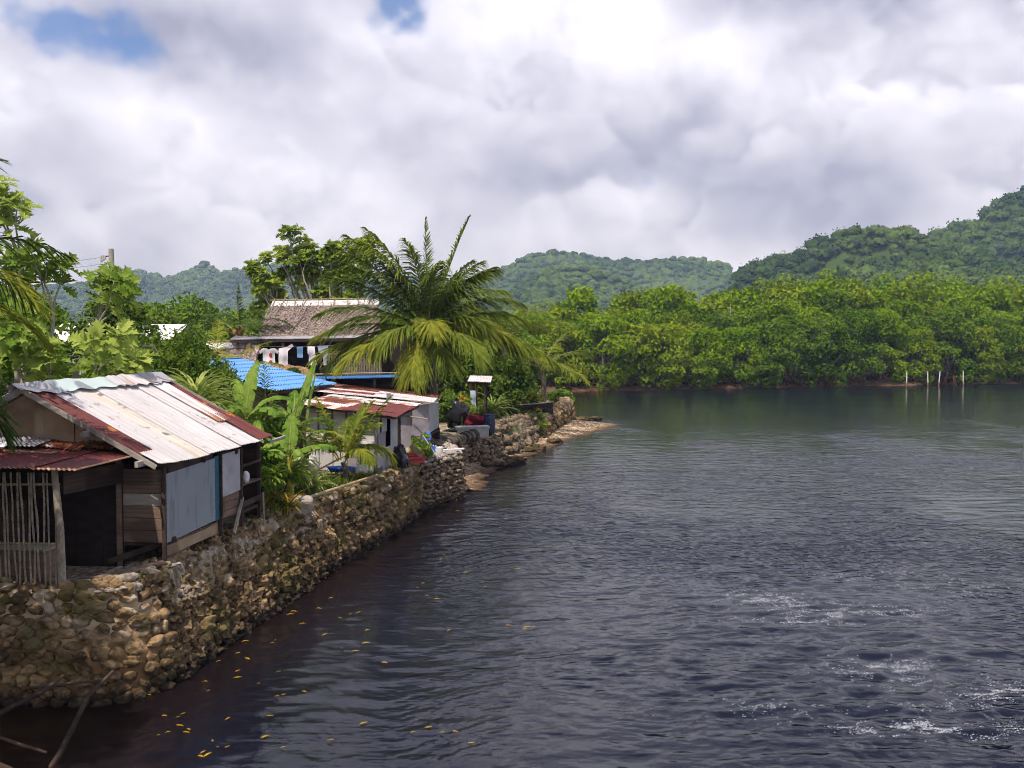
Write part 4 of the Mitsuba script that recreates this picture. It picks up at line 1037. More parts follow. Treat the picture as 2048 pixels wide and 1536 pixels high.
part(S, 'pole', tube([bc(0.1, 3.33, 0.1), bc(0.5, 3.31, 0.62), V(-2.5, 29.6, 3.30)], 0.022, 6), 'm_stick', label='pale pole sticking out under the roof')
part(S, 'pole', tube([V(-3.6, 32.3, 3.52), V(-3.0, 32.0, 3.58), V(-2.45, 31.9, 3.66)], 0.022, 6), 'm_stick')
part(S, 'rafter', beam(q4(0.02, 0.02) - [0, 0, 0.05], q4(0.98, 0.02) - [0, 0, 0.05], 0.04, 0.06), 'm_wood_dark')
part(S, 'rafter', beam(q4(0.98, 0.02) - [0, 0, 0.05], q4(0.98, 0.98) - [0, 0, 0.05], 0.04, 0.06), 'm_wood_dark')

# ---------------------------------------------------------------- grey shack behind it
S = thing('grey_tin_shack', 'grey walled shack with striped red and white tin roof behind the white shack', 'shack')
R0, R1, R2, R3 = V(-7.35, 37.0, 3.80), V(-2.95, 37.6, 3.33), V(-7.2, 40.6, 3.90), V(-2.95, 41.2, 3.42)
for k, (t0, t1, m) in enumerate([(0.0, 0.2, 'm_streak_tin'), (0.16, 0.4, 'm_red_tin'), (0.36, 0.58, 'm_white_tin'), (0.52, 0.8, 'm_red_tin'), (0.76, 1.0, 'm_rust_tin')]):
    for s0, s1 in ((0.0, 0.52), (0.48, 1.0)):
        up = V(0, 0, 0.006 * k + (0.015 if s0 > 0 else 0))
        part(S, 'roof_sheet', tin(q4(s0, t0) + up, q4(s0, t1) + up, q4(s1, t0) + up, p11=q4(s1, t1) + up, warp=0.03, seed=160 + 2 * k + int(s0 > 0)), 'm_white_tin' if (s0 > 0 and k < 3) else m, 40)
for k in range(6):
    s0, s1 = 0.06 + 0.13 * k, 0.06 + 0.13 * (k + 1) - 0.01
    p, q = q4(s0, 0.12), q4(s1, 0.12)
    part(S, 'panel', quadslab([fz(p, 1.6), fz(q, 1.6), q - [0, 0, 0.05], p - [0, 0, 0.05]], 0.02), ['m_thatch', 'm_panel_light', 'm_panel_light', 'm_wood', 'm_dim', 'm_panel_grey'][k])
E0, E1, E2 = V(-3.75, 37.6, 0), V(-3.15, 37.9, 0), V(-3.0, 40.8, 0)
part(S, 'panel', slab(fz(E0, 2.05), fz(E1, 2.05), fz(E0, 3.32), 0.02), 'm_panel_grey')
for k in range(4):
    p, q = E1 + (E2 - E1) * (k / 4), E1 + (E2 - E1) * ((k + 1) / 4)
    part(S, 'panel', tin(fz(p, 2.15), fz(q, 2.15), fz(p, 3.34), warp=0.02, seed=180 + k), 'm_panel_light', 40)
part(S, 'roof_pole', tube([V(-3.9, 37.2, 3.42), V(-3.3, 37.25, 3.36), V(-2.75, 37.3, 3.34)], 0.025, 6), 'm_stick')
part(S, 'pipe', beam(V(-4.55, 36.9, 3.0), V(-4.55, 36.9, 3.72), 0.17, 0.05), 'm_panel_grey', label='short grey board standing up at the roof edge')
part(S, 'back_wall', slab(V(-3.0, 41.0, 1.5), V(-7.2, 40.5, 1.5), V(-3.0, 41.0, 3.4), 0.03), 'm_wood_dark')
for p in (E1, E2, E0):
    part(S, 'stilt', beam(fz(p, 1.0), fz(p, 2.1), 0.10, 0.10), 'm_wood_dark')
part(S, 'floor', quadslab([fz(E0, 2.06), fz(E1, 2.06), fz(E2, 2.06), V(-4.5, 40.5, 2.06)], 0.06), 'm_wood_dark')

# ---------------------------------------------------------------- blue roofed house
S = thing('blue_roof_house', 'low house with a bright blue corrugated roof behind the gardens', 'house')
N0, N1, T0, T1 = V(-7.85, 33.0, 3.97), V(-6.88, 39.3, 3.96), V(-11.95, 33.7, 4.96), V(-10.85, 40.1, 4.95)
roof = part(S, 'roof', cat([beam(N0 + (T0 - N0) * t + [0, 0, -0.1], N1 + (T1 - N1) * t + [0, 0, -0.1], 0.05, 0.08) for t in (0.03, 0.5, 0.97)]), 'm_wood_dark', label='roof frame of the blue roof')
for k in range(9):
    t0, t1 = k / 9, min(1, (k + 1) / 9 + 0.02)
    up = V(0, 0, 0.035)
    part(roof, 'sheet', tin(N0 + (T0 - N0) * t0 + up, N1 + (T1 - N1) * t0 + up, N0 + (T0 - N0) * t1, p11=N1 + (T1 - N1) * t1, pitch=0.24, amp=0.024, warp=0.012, seed=200 + k, rows=3), 'm_blue_tin', 40)
U0, U1 = T0 * 2 - N0 - [0, 0, 2 * (T0[2] - N0[2])], T1 * 2 - N1 - [0, 0, 2 * (T1[2] - N1[2])]
part(roof, 'sheet', tin(U0, U1, T0, p11=T1, pitch=0.15, amp=0.02, seed=215, rows=4), 'm_blue_tin', 40)
part(roof, 'ridge_cap', beam(T0 + [0, 0, 0.03], T1 + [0, 0, 0.03], 0.22, 0.03), 'm_blue_tin')
part(S, 'wall', slab(V(-10.9, 33.9, 1.4), V(-8.25, 33.5, 1.4), V(-10.9, 33.9, 4.1), 0.05), 'm_ply', label='tan end wall under the blue roof')
part(S, 'wall', slab(V(-8.2, 33.55, 1.4), V(-7.25, 39.2, 1.4), V(-8.2, 33.55, 3.9), 0.05), 'm_wood_dark')
part(S, 'wall', quadslab([V(-15.6, 34.2, 1.4), V(-10.92, 33.9, 1.4), V(-10.92, 33.9, 4.6), V(-11.95, 34.0, 4.85), V(-15.6, 34.2, 4.0)], 0.05), 'm_ply')
part(S, 'post', beam(V(-8.0, 33.2, 1.4), V(-8.0, 33.2, 3.9), 0.09, 0.09), 'm_wood')
part(S, 'post', beam(V(-7.1, 39.0, 1.4), V(-7.1, 39.0, 3.9), 0.09, 0.09), 'm_wood')

M('m_blue_edge', lambda p, n, uv: mix((0.02, 0.08, 0.22), (0.05, 0.16, 0.36), fbm(p.x * 3, p.y * 3, p.z * 3, 3)), 0.55, 0.4)
# ---------------------------------------------------------------- shelter with the blue roof edge
S = thing('open_shelter', 'open dark shelter with a thin blue tin roof edge behind the coconut palm', 'shelter')
G0, G1, G2, G3 = V(-8.5, 44.0, 4.02), V(-3.9, 46.0, 4.04), V(-9.4, 46.4, 4.05), V(-4.9, 48.6, 4.07)
for k in range(6):
    s0, s1 = k / 6, (k + 1) / 6 + 0.01
    part(S, 'roof_sheet', tin(G0 + (G1 - G0) * s0, G0 + (G1 - G0) * s1, G2 + (G3 - G2) * s0, p11=G2 + (G3 - G2) * s1, pitch=0.15, amp=0.025, warp=0.015, seed=230 + k, rows=4), 'm_blue_edge', 40)
part(S, 'ridge_pole', tube([G2 + [0, 0, 0.08], (G2 + G3) / 2 + [0, 0, 0.1], G3 + [0, 0, 0.08]], 0.04, 6), 'm_bamboo')
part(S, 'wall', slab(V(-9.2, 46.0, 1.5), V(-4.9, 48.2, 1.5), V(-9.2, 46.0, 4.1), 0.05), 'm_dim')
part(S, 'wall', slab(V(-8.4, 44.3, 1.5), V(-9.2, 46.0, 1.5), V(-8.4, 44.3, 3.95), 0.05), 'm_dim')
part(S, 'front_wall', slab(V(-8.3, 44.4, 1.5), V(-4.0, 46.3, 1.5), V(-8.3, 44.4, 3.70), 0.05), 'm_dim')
for t in (0.03, 0.5, 0.97):
    p = G0 + (G1 - G0) * t
    part(S, 'post', beam(V(p[0], p[1] + 0.1, 1.5), V(p[0], p[1] + 0.1, 3.95), 0.09, 0.09), 'm_wood_dark')

# ---------------------------------------------------------------- thatched house
S = thing('thatched_house', 'raised house with a steep brown palm thatch roof and white ridge', 'house')
TL, TR, EL, ER = V(-12.25, 51.2, 7.68), V(-7.0, 52.8, 7.84), V(-12.3, 48.4, 5.86), V(-6.6, 50.1, 5.98)
tq = lambda s, t: EL * (1 - s) * (1 - t) + ER * s * (1 - t) + TL * (1 - s) * t + TR * s * t
nrm = unit(np.cross(ER - EL, TL - EL))
s_, t_ = np.meshgrid(np.linspace(0, 1, 60), np.linspace(0, 1, 24), indexing='ij')
G = tq(s_[..., None], t_[..., None]) + nrm * (0.05 * (meshkit.fbm(np.stack([s_ * 22, t_ * 9, s_ * 0], -1), 3, 5) - 0.5))[..., None]
roof = part(S, 'roof', trimesh.Trimesh(np.concatenate([G.reshape(-1, 3), G.reshape(-1, 3) - nrm * 0.18]), np.vstack([grid_faces(60, 24), grid_faces(60, 24)[:, ::-1] + 1440]), process=False), 'm_thatch', label='brown thatch roof')
n = 9000
a, b = r.random(n), r.random(n)
P = tq(a[:, None], b[:, None]) + nrm * r.uniform(0.0, 0.05, n)[:, None]
down = unit(EL - TL)
part(roof, 'thatch', leaves(P, unit(down + 0.55 * rdir(r, n)), unit(nrm + 0.7 * rdir(r, n)), r.uniform(0.10, 0.26, n), r.uniform(0.03, 0.07, n), 0.2, 0.1), 'm_thatch', stuff=True)
B0, B1 = TL * 2 - EL - [0, 0, 2 * (TL[2] - EL[2])], TR * 2 - ER - [0, 0, 2 * (TR[2] - ER[2])]
part(roof, 'back_slope', quadslab([TL, TR, B1, B0], 0.15), 'm_thatch')
for k in range(7):
    s0, s1 = k / 7 + 0.004, (k + 1) / 7 - 0.004
    up = nrm * 0.05
    part(roof, 'ridge_sheet', quadslab([tq(s0, 0.86) + up, tq(s1, 0.855) + up, tq(s1, 1.0) + up * 1.3, tq(s0, 1.0) + up * 1.3], 0.01), 'm_white', label='white sheet capping the thatch ridge' if k == 0 else None)
part(roof, 'ridge_pole', tube([tq(-0.02, 1.02) + [0, 0, 0.06], tq(0.5, 1.02) + [0, 0, 0.08], tq(1.0, 1.02) + [0, 0, 0.05]], 0.035, 6), 'm_bamboo')
for k, s0 in enumerate((0.02, 0.115, 0.21, 0.315, 0.45, 0.58, 0.70, 0.8, 0.9)):
    lean = r.normal(0, 0.03)
    lo = r.choice([0.55, 0.7, 0.62, 0.35])
    part(roof, 'roof_pole', tube([tq(s0, 1.05) + nrm * 0.12, tq(s0 + lean * 0.5, 0.85) + nrm * 0.09, tq(s0 + lean, lo) + nrm * 0.08], 0.024, 5), 'm_stick')
part(roof, 'roof_pole', tube([tq(0.33, 0.8) + nrm * 0.08, tq(0.32, 0.55) + nrm * 0.1, tq(0.285, 0.30) + nrm * 0.1, tq(0.24, 0.06) + nrm * 0.08], 0.03, 5), 'm_bark')
part(roof, 'roof_pole', tube([tq(0.56, 0.72) + nrm * 0.09, tq(0.66, 0.60) + nrm * 0.09], 0.04, 5), 'm_bark')
# porch
PL, PR = V(-13.1, 46.4, 5.76), V(-6.2, 48.3, 5.86)
for k in range(10):
    s0, s1 = k / 10, (k + 1) / 10 + 0.01
    p, q = PL + (PR - PL) * s0, PL + (PR - PL) * s1
    part(S, 'porch_sheet', tin(p, q, p + V(-0.3, 2.3, 0.18), warp=0.02, pitch=0.12, amp=0.018, seed=250 + k, rows=4), 'm_grey_tin', 40)
part(S, 'porch_beam', beam(PL - [0, -0.05, 0.10], PR - [0, -0.05, 0.10], 0.07, 0.12), 'm_wood_dark')
dP = unit(PR - PL)
for k, s0 in enumerate((0.05, 0.115, 0.335, 0.58, 0.8, 0.98)):
    p = PL + (PR - PL) * s0
    part(S, 'post', beam(V(p[0], p[1] + 0.1, 1.6), V(p[0], p[1] + 0.1, 5.66), 0.10 if k != 1 else 0.22, 0.10), 'm_wood_dark' if k != 1 else 'm_wood')
part(S, 'floor', quadslab([V(-13.0, 46.5, 4.0), V(-5.0, 48.7, 4.0), V(-5.6, 51.6, 4.0), V(-13.4, 49.6, 4.0)], 0.12), 'm_wood')
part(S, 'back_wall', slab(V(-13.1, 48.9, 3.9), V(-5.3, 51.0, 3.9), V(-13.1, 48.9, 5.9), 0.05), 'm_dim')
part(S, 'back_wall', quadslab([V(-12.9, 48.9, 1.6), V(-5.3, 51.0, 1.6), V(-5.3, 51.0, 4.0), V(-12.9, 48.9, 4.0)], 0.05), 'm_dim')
part(S, 'gable_wall', quadslab([V(-13.0, 53.8, 2), V(-12.9, 48.9, 2), V(-12.4, 48.7, 5.8), TL - [0, 0, 0.2], V(-12.5, 54.2, 5.8)], 0.05), 'm_thatch')
for k in range(34):
    s0 = 0.62 + 0.011 * k
    p = PL + (PR - PL) * s0
    part(S, 'railing_stick', beam(V(p[0], p[1] - 0.05, 3.95), V(p[0] + r.normal(0, 0.02), p[1] - 0.05, 5.2 + r.normal(0, 0.05)), 0.045, 0.02), 'm_stick')
part(S, 'railing_beam', beam(PL + (PR - PL) * 0.6 + [0, -0.06, -0.75], PR + [0, -0.06, -0.75], 0.05, 0.06), 'm_bamboo')
# annex with its own bit of thatch
S = thing('thatched_annex', 'small thatched annex with white ridge sheets left of the thatched house', 'annex')
aq = lambda s, t: V(-14.3, 45.2, 4.55) * (1 - s) * (1 - t) + V(-11.8, 46.0, 4.75) * s * (1 - t) + V(-14.3, 46.6, 5.5) * (1 - s) * t + V(-11.9, 47.4, 5.6) * s * t
part(S, 'thatch_roof', quadslab([aq(0, 0), aq(1, 0), aq(1, 1), aq(0, 1)], 0.15), 'm_thatch')
n = 1500
a, b = r.random(n), r.random(n)
P = np.array([aq(x, y) for x, y in zip(a, b)])
part(S, 'thatch', leaves(P + [0, 0, 0.02], unit(V(0, -1.0, -0.6) + 0.6 * rdir(r, n)), unit(V(0, -0.6, 1.0) + 0.7 * rdir(r, n)), r.uniform(0.1, 0.26, n), 0.06), 'm_thatch', stuff=True)
for k in range(4):
    part(S, 'ridge_sheet', quadslab([aq(k / 4, 0.72) + [0, -0.05, 0.05], aq((k + 1) / 4 - 0.01, 0.72) + [0, -0.05, 0.05], aq((k + 1) / 4 - 0.01, 1.03) + [0, 0, 0.06], aq(k / 4, 1.03) + [0, 0, 0.06]], 0.01), 'm_white')
part(S, 'ridge_pole', tube([aq(-0.05, 1.06) + [0, 0, 0.1], aq(1.1, 1.06) + [0, 0, 0.1]], 0.04, 6), 'm_bamboo')
part(S, 'wall', slab(V(-14.2, 45.6, 1.8), V(-11.9, 46.4, 1.8), V(-14.2, 45.6, 4.6), 0.05), 'm_dim')
S = thing('thatch_lean_to', 'tan thatch lean-to roof low in front of the porch', 'lean-to')
part(S, 'roof', quadslab([V(-10.6, 43.6, 4.25), V(-8.6, 44.2, 3.95), V(-9.6, 46.6, 4.45), V(-11.2, 46.0, 4.70)], 0.12), 'm_dead')
n = 900
a, b = r.random(n)[:, None], r.random(n)[:, None]
P = V(-10.6, 43.6, 4.27) * (1 - a) * (1 - b) + V(-8.6, 44.2, 3.97) * a * (1 - b) + V(-9.6, 46.6, 4.47) * a * b + V(-11.2, 46.0, 4.72) * (1 - a) * b
part(S, 'thatch', leaves(P, unit(V(0.5, -1, -0.4) + 0.6 * rdir(r, n)), unit(V(0, -0.3, 1.0) + 0.6 * rdir(r, n)), r.uniform(0.1, 0.26, n), 0.06), 'm_dead', stuff=True)
for x, y in ((-10.4, 43.8), (-8.8, 44.4)):
    part(S, 'post', tube([V(x, y, 1.6), V(x, y, 4.0)], 0.05, 6), 'm_wood')

# washing on the porch line
solo('clothes_line', 'thin clothes line hung across the porch of the thatched house', 'clothes line', tube([V(-12.05, 46.35, 5.5), V(-11.3, 46.5, 5.42), V(-10.4, 46.7, 5.40), V(-9.4, 47.0, 5.43), V(-8.3, 47.3, 5.5)], 0.008, 4), 'm_wood_grey')


def garment(out, a, seed):
    """A hanging cloth from a flat outline (across, down), rippled, with thickness."""
    from shapely.geometry import Polygon
    v, f = trimesh.creation.triangulate_polygon(Polygon(out), engine='earcut')
    m = trimesh.Trimesh(np.column_stack([v, v[:, 0] * 0]), f, process=False)
    for _ in range(3):
        m = m.subdivide()
    v = np.asarray(m.vertices)
    dpt = 0.05 * np.sin(v[:, 0] * 15 + seed) * np.clip(-v[:, 1], 0, 1) + 0.03 * np.sin(v[:, 1] * 9 + seed * 2)
    dirx = unit(V(1, 0.26, 0))
    P = a + v[:, :1] * dirx + V(0.25, -1, 0) * dpt[:, None] + v[:, 1:2] * V(0, 0, 1)
    Q = P + V(0.0, 0.012, 0)
    return trimesh.Trimesh(np.vstack([P, Q]), np.vstack([m.faces, m.faces[:, ::-1] + len(P)]), process=False)


TEE = [(-0.25, 0.0), (-0.10, -0.02), (0, -0.07), (0.10, -0.02), (0.25, 0.0), (0.45, -0.14), (0.40, -0.28), (0.27, -0.2), (0.28, -0.92), (-0.28, -0.92), (-0.27, -0.2), (-0.40, -0.28), (-0.45, -0.14)]
S = thing('shirt', 'white t-shirt with two red prints hanging on the clothes line', 'shirt', None)
part(S, 'body', garment(TEE, V(-11.28, 46.42, 5.36), 1), 'm_cloth_white', True)
for z in (-0.28, -0.60):
    part(S, 'print', garment([(0.0, z), (0.08, z + 0.06), (0.14, z), (0.13, z - 0.12), (0.07, z - 0.16), (0.01, z - 0.11)], V(-11.27, 46.395, 5.36), 1), 'm_print_red', True)
solo('shirt', 'long plain white shirt hanging right of the printed t-shirt', 'shirt', garment([(-0.18, 0), (0.18, 0.06), (0.42, 0.22), (0.5, 0.12), (0.24, -0.12), (0.22, -1.15), (-0.20, -1.12)], V(-10.68, 46.6, 5.34), 2.2), 'm_cloth_white', True)
solo('cloth', 'small pink cloth hanging at the left end of the clothes line', 'cloth', garment([(-0.1, 0), (0.14, -0.02), (0.12, -0.22), (0.02, -0.34), (-0.08, -0.12)], V(-11.85, 46.33, 5.48), 3), 'm_cloth_pink', True)
solo('cloth', 'short light blue cloth hanging left of the middle porch post', 'cloth', garment([(-0.14, 0), (0.14, 0), (0.13, -0.52), (-0.13, -0.5)], V(-9.92, 46.8, 5.42), 4), 'm_cloth_blue', True)
solo('cloth', 'white shorts hanging right of the middle porch post', 'shorts', garment([(-0.16, 0), (0.16, 0), (0.2, -0.45), (0.24, -0.86), (0.04, -0.92), (-0.12, -0.85), (-0.1, -0.45), (-0.17, -0.3)], V(-9.42, 46.92, 5.44), 5), 'm_cloth_white', True)
solo('cloth', 'grey trousers hanging at the right end of the clothes line', 'trousers', garment([(-0.22, 0), (0.28, 0.02), (0.26, -0.3), (0.18, -0.9), (0.06, -0.92), (0.0, -0.34), (-0.16, -0.32)], V(-8.92, 47.05, 5.46), 6), 'm_cloth_grey', True)

# ---------------------------------------------------------------- white roofed building and the pole
S = thing('white_roof_house', 'white roofed house glimpsed through the bushes on the left', 'house')
for k in range(4):
    x0, x1 = -26.0 + k * 1.5, -24.05 + k * 1.5
    part(S, 'roof_sheet', quadslab([V(x0, 55 + k * 0.6, 5.7), V(x1, 55.6 + k * 0.6, 5.7), V(x1, 58.6 + k * 0.6, 6.75), V(x0, 58 + k * 0.6, 6.75)], 0.03), 'm_white')
part(S, 'wall', slab(V(-25.0, 55.6, 1.5), V(-16.8, 59.0, 1.5), V(-25.0, 55.6, 5.7), 0.1), 'm_panel_white')
part(S, 'gable_wall', quadslab([V(-16.7, 59.0, 1.5), V(-16.9, 65, 1.5), V(-16.9, 65, 5.6), V(-16.8, 62.0, 6.6), V(-16.7, 59.0, 5.6)], 0.1), 'm_panel_white')
S = thing('utility_pole', 'weathered wooden utility pole standing among the trees on the left', 'utility pole')
part(S, 'pole', tube([V(-17.85, 45, 1.5), V(-17.9, 45, 6), V(-17.96, 45, 9.8)], [0.15, 0.135, 0.115], 12), 'm_wood_grey', True)
part(S, 'bracket', beam(V(-17.95, 44.95, 9.5), V(-18.35, 44.9, 9.42), 0.05, 0.05), 'm_wood_dark')
for k in range(3):
    part(S, 'insulator', tube([V(-18.2 - 0.08 * k, 44.9, 9.32 - 0.06 * k), V(-18.2 - 0.08 * k, 44.9, 9.5)], [0.06, 0.04], 8), 'm_concrete')
part(S, 'lamp_box', beam(V(-18.1, 44.9, 7.9), V(-18.5, 44.8, 7.8), 0.14, 0.16), 'm_concrete')
part(S, 'guy_wire', tube([V(-17.9, 45, 8.8), V(-15.7, 43.5, 6.2), V(-13.0, 41.6, 3.0)], 0.012, 4), 'm_wood_grey')
for k, z in enumerate((9.42, 9.12)):
    part(S, 'wire', tube([V(-18.35, 44.9, z), V(-24, 48, z - 0.35), V(-31, 52, z - 0.4), V(-40, 57, z + 0.1)], 0.012, 4), 'm_wood_grey')

# ---------------------------------------------------------------- things along the bank
S = thing('bamboo_pole', 'long bamboo pole lying along the top of the seawall', 'pole')
part(S, 'culm', tube([V(-5.08, 23.6, 1.80), V(-4.6, 25.2, 1.82), V(-4.2, 26.6, 1.83), V(-3.78, 27.9, 1.86)], [0.045, 0.043, 0.04, 0.034], 10), 'm_bamboo', True)
for t in (0.2, 0.45, 0.7, 0.92):
    p = V(-5.08, 23.6, 1.80) * (1 - t) + V(-3.78, 27.9, 1.86) * t
    part(S, 'node', tube([p - [0.006, -0.02, 0], p + [0.006, 0.02, 0]], 0.052, 10), 'm_wood')
solo('pole', 'thin dry pole leaning over the garden behind the palm sapling', 'pole', tube([V(-6.1, 24.6, 1.72), V(-5.4, 26.6, 2.05), V(-4.75, 28.4, 2.35)], 0.025, 6), 'm_bamboo', True)


def lumpy(c, s, seed, amp=0.4, freq=1.6):
    d = np.asarray(ico2.vertices)
    return trimesh.Trimesh(d * (1 + amp * (meshkit.fbm(d * freq + seed, 3, seed) - 0.5) * 2)[:, None] * s + c, ico2.faces, process=False)


solo('sack', 'full white sack standing among the garden plants', 'sack', lumpy(V(-5.85, 28.6, 2.0), V(0.3, 0.26, 0.42), 4, 0.25), 'm_white', True)
solo('sack', 'torn white sack heaped at the corner of the white shack', 'sack', lumpy(V(-4.3, 29.0, 1.80), V(0.26, 0.24, 0.24), 9, 0.6), 'm_white', True)
solo('tarpaulin', 'crumpled bright blue tarpaulin in front of the white shack', 'tarpaulin', lumpy(V(-4.95, 29.1, 1.88), V(0.45, 0.2, 0.09), 6, 0.6), 'm_blue_plastic', True)
for k, (x, y, a) in enumerate([(-5.3, 28.3, 0.3), (-5.0, 28.7, -0.5), (-4.75, 28.6, 0.9), (-4.6, 28.9, 0.2), (-5.5, 28.6, 1.3)]):
    c_, s_2 = math.cos(a), math.sin(a)
    solo('scrap_board', 'tan scrap board lying on the ground before the white shack', 'board', slab(V(x, y, 1.70 + 0.03 * k), V(x + 0.55 * c_, y + 0.55 * s_2, 1.74 + 0.02 * k), V(x - 0.3 * s_2, y + 0.3 * c_, 1.76 + 0.02 * k), 0.02), 'm_dead', group='scrap boards before the white shack')
S = thing('garbage_bag', 'shiny black plastic garbage bag against the white shack', 'garbage bag')
part(S, 'bag', lumpy(V(-3.45, 30.7, 1.98), V(0.26, 0.25, 0.36), 2, 0.5, 2.4), 'm_plastic_black', 25)
part(S, 'knot', lumpy(V(-3.43, 30.68, 2.34), V(0.09, 0.09, 0.12), 5, 0.7, 2.4), 'm_plastic_black', 25)
S = thing('crate', 'red crate with a tan board leaning on it beside the bastion', 'crate')
for k in range(3):
    part(S, 'slat', slab(V(-3.35, 32.2, 1.66 + 0.12 * k), V(-2.85, 32.5, 1.66 + 0.12 * k), V(-3.35, 32.2, 1.76 + 0.12 * k), 0.3), 'm_red_plastic')
part(S, 'board', slab(V(-3.3, 32.0, 2.2), V(-2.95, 32.2, 1.85), V(-3.2, 31.95, 2.35), 0.02), 'm_dead')
S = thing('chair', 'folded blue plastic chair tipped over on the bastion', 'chair')
part(S, 'seat', slab(V(-3.0, 33.7, 1.95), V(-2.6, 33.85, 1.80), V(-3.0, 33.75, 2.2), 0.03), 'm_blue_plastic')
part(S, 'backrest', slab(V(-3.05, 33.65, 2.2), V(-2.75, 33.8, 2.3), V(-3.1, 34.0, 2.45), 0.025), 'm_blue_plastic')
for k, (p, q) in enumerate([((-3.0, 33.6, 2.45), (-2.55, 33.8, 1.72)), ((-2.95, 33.9, 2.4), (-2.5, 34.1, 1.72)), ((-3.1, 33.7, 1.7), (-2.65, 33.9, 2.1)), ((-3.05, 34.0, 1.7), (-2.6, 34.2, 2.05))]):
    part(S, 'leg', tube([V(*p), V(*q)], 0.018, 6), 'm_white')
solo('board', 'long white board lying across the top of the bastion', 'board', beam(V(-2.95, 35.4, 1.74), V(-1.75, 36.0, 1.76), 0.11, 0.05), 'm_white')
solo('bucket', 'small white tub standing on the bastion corner', 'tub', tube([V(-2.55, 35.2, 1.66), V(-2.55, 35.2, 1.74), V(-2.55, 35.2, 1.90)], [0.10, 0.115, 0.13], 12), 'm_white', 40)
M('m_log', lambda p, n, uv: mix((0.035, 0.028, 0.02), (0.20, 0.165, 0.12), smoothstep(0.42, 0.7, fbm(p.x * 1.2, p.y * 7, p.z * 3, 3))), 0.9, 0.2)
S = thing('hollow_log', 'weathered hollow log lying behind the bastion', 'log')
pts = [V(-3.0, 39.0, 1.48), V(-2.6, 40.2, 1.52), V(-2.1, 41.6, 1.58), V(-1.6, 43.0, 1.62)]
lg, _ = resample(np.array(pts), 40)
part(S, 'trunk', tube(lg, 0.25 + 0.03 * np.sin(np.arange(40) * 1.9) + 0.02 * np.sin(np.arange(40) * 0.7), 16, False), 'm_log', True)
part(S, 'hollow', tube(pts[:3], [0.18, 0.20, 0.1], 14, True), 'm_black', True)
part(S, 'rim', trimesh.creation.annulus(0.17, 0.27, 0.03, transform=trimesh.geometry.align_vectors([0, 0, 1], unit(pts[1] - pts[0])) if False else trimesh.transformations.translation_matrix(pts[0]) @ trimesh.geometry.align_vectors([0, 0, 1], unit(pts[1] - pts[0]))), 'm_stick')
S = thing('small_shelter', 'tiny tin roofed shelter on thin posts near the point', 'shelter')
for k in range(2):
    part(S, 'roof_sheet', tin(V(-2.2 + 0.55 * k, 49.4, 3.72 - 0.03 * k), V(-1.6 + 0.55 * k, 49.4, 3.70 - 0.03 * k), V(-2.15 + 0.55 * k, 51.3, 3.95 - 0.03 * k), seed=300 + k, warp=0.02), 'm_white_tin', 40)
for x, y in ((-2.1, 49.5), (-1.35, 49.6), (-2.05, 51.1), (-1.3, 51.1), (-1.75, 49.6)):
    part(S, 'post', beam(V(x, y, 1.4), V(x, y, 3.7), 0.08, 0.08), 'm_wood_dark')
part(S, 'beam', beam(V(-2.25, 49.55, 3.6), V(-1.1, 49.55, 3.55), 0.07, 0.09), 'm_wood_dark')
solo('hanging_cloth', 'grey cloth hanging from a post of the tiny shelter', 'cloth', garment([(-0.12, 0), (0.15, 0), (0.2, -0.9), (0.05, -1.25), (-0.1, -1.0)], V(-1.95, 49.35, 3.25), 2), 'm_cloth_grey', True)
solo('cloth_heap', 'heap of dark red cloth under the tiny shelter', 'cloth', lumpy(V(-1.75, 47.6, 1.85), V(0.5, 0.4, 0.32), 7, 0.7, 2.6), 'm_cloth_red', True)
solo('cloth_heap', 'dark bundle piled left of the red cloth heap', 'cloth', lumpy(V(-2.6, 48.0, 2.25), V(0.55, 0.4, 0.5), 3, 0.6, 2.2), 'm_plastic_black', True)
S = thing('barrel', 'dark blue plastic barrel beside the concrete bench', 'barrel')
part(S, 'drum', tube([V(-1.05, 46.9, 1.35), V(-1.05, 46.9, 1.45), V(-1.05, 46.9, 1.75), V(-1.05, 46.9, 1.80), V(-1.05, 46.9, 2.15), V(-1.05, 46.9, 2.22)], [0.24, 0.26, 0.26, 0.27, 0.26, 0.24], 18), 'm_navy_plastic', 40)
part(S, 'rim', tube([V(-1.05, 46.9, 2.2), V(-1.05, 46.9, 2.25)], 0.265, 18), 'm_navy_plastic', 40)
S = thing('concrete_bench', 'low pale concrete bench in front of the barrel', 'bench')
part(S, 'seat', quadslab([V(-2.5, 44.8, 1.80), V(-1.0, 45.4, 1.80), V(-1.15, 46.0, 1.82), V(-2.65, 45.4, 1.82)], 0.09), 'm_concrete')
part(S, 'front', slab(V(-2.45, 44.88, 1.3), V(-1.05, 45.44, 1.3), V(-2.45, 44.88, 1.70), 0.08), 'm_concrete')
S = thing('boat_hull', 'dark wooden boat hull lying on the bank near the point', 'boat')
n = 16
u = np.linspace(0, 1, n)
half = 0.42 * np.clip(1 - np.maximum(0, (u - 0.5) / 0.5) ** 2.2, 0.01, 1)
rowsb = []
for w_, z_ in ((-1, 0.62), (-0.75, 0.2), (-0.25, 0.0), (0.25, 0.0), (0.75, 0.2), (1, 0.62)):
    rowsb.append(np.stack([-0.35 + u * 2.9, 60.3 + u * 1.2 + w_ * half, 1.25 + z_ + 0.12 * u ** 2 * (z_ > 0.3)], 1))
G = np.array(rowsb)
A = G.reshape(-1, 3)
part(S, 'hull', trimesh.Trimesh(np.vstack([A, A + V(0, 0, 0.05)]), np.vstack([grid_faces(6, n), grid_faces(6, n)[:, ::-1] + len(A)]), process=False), 'm_dim', 40)
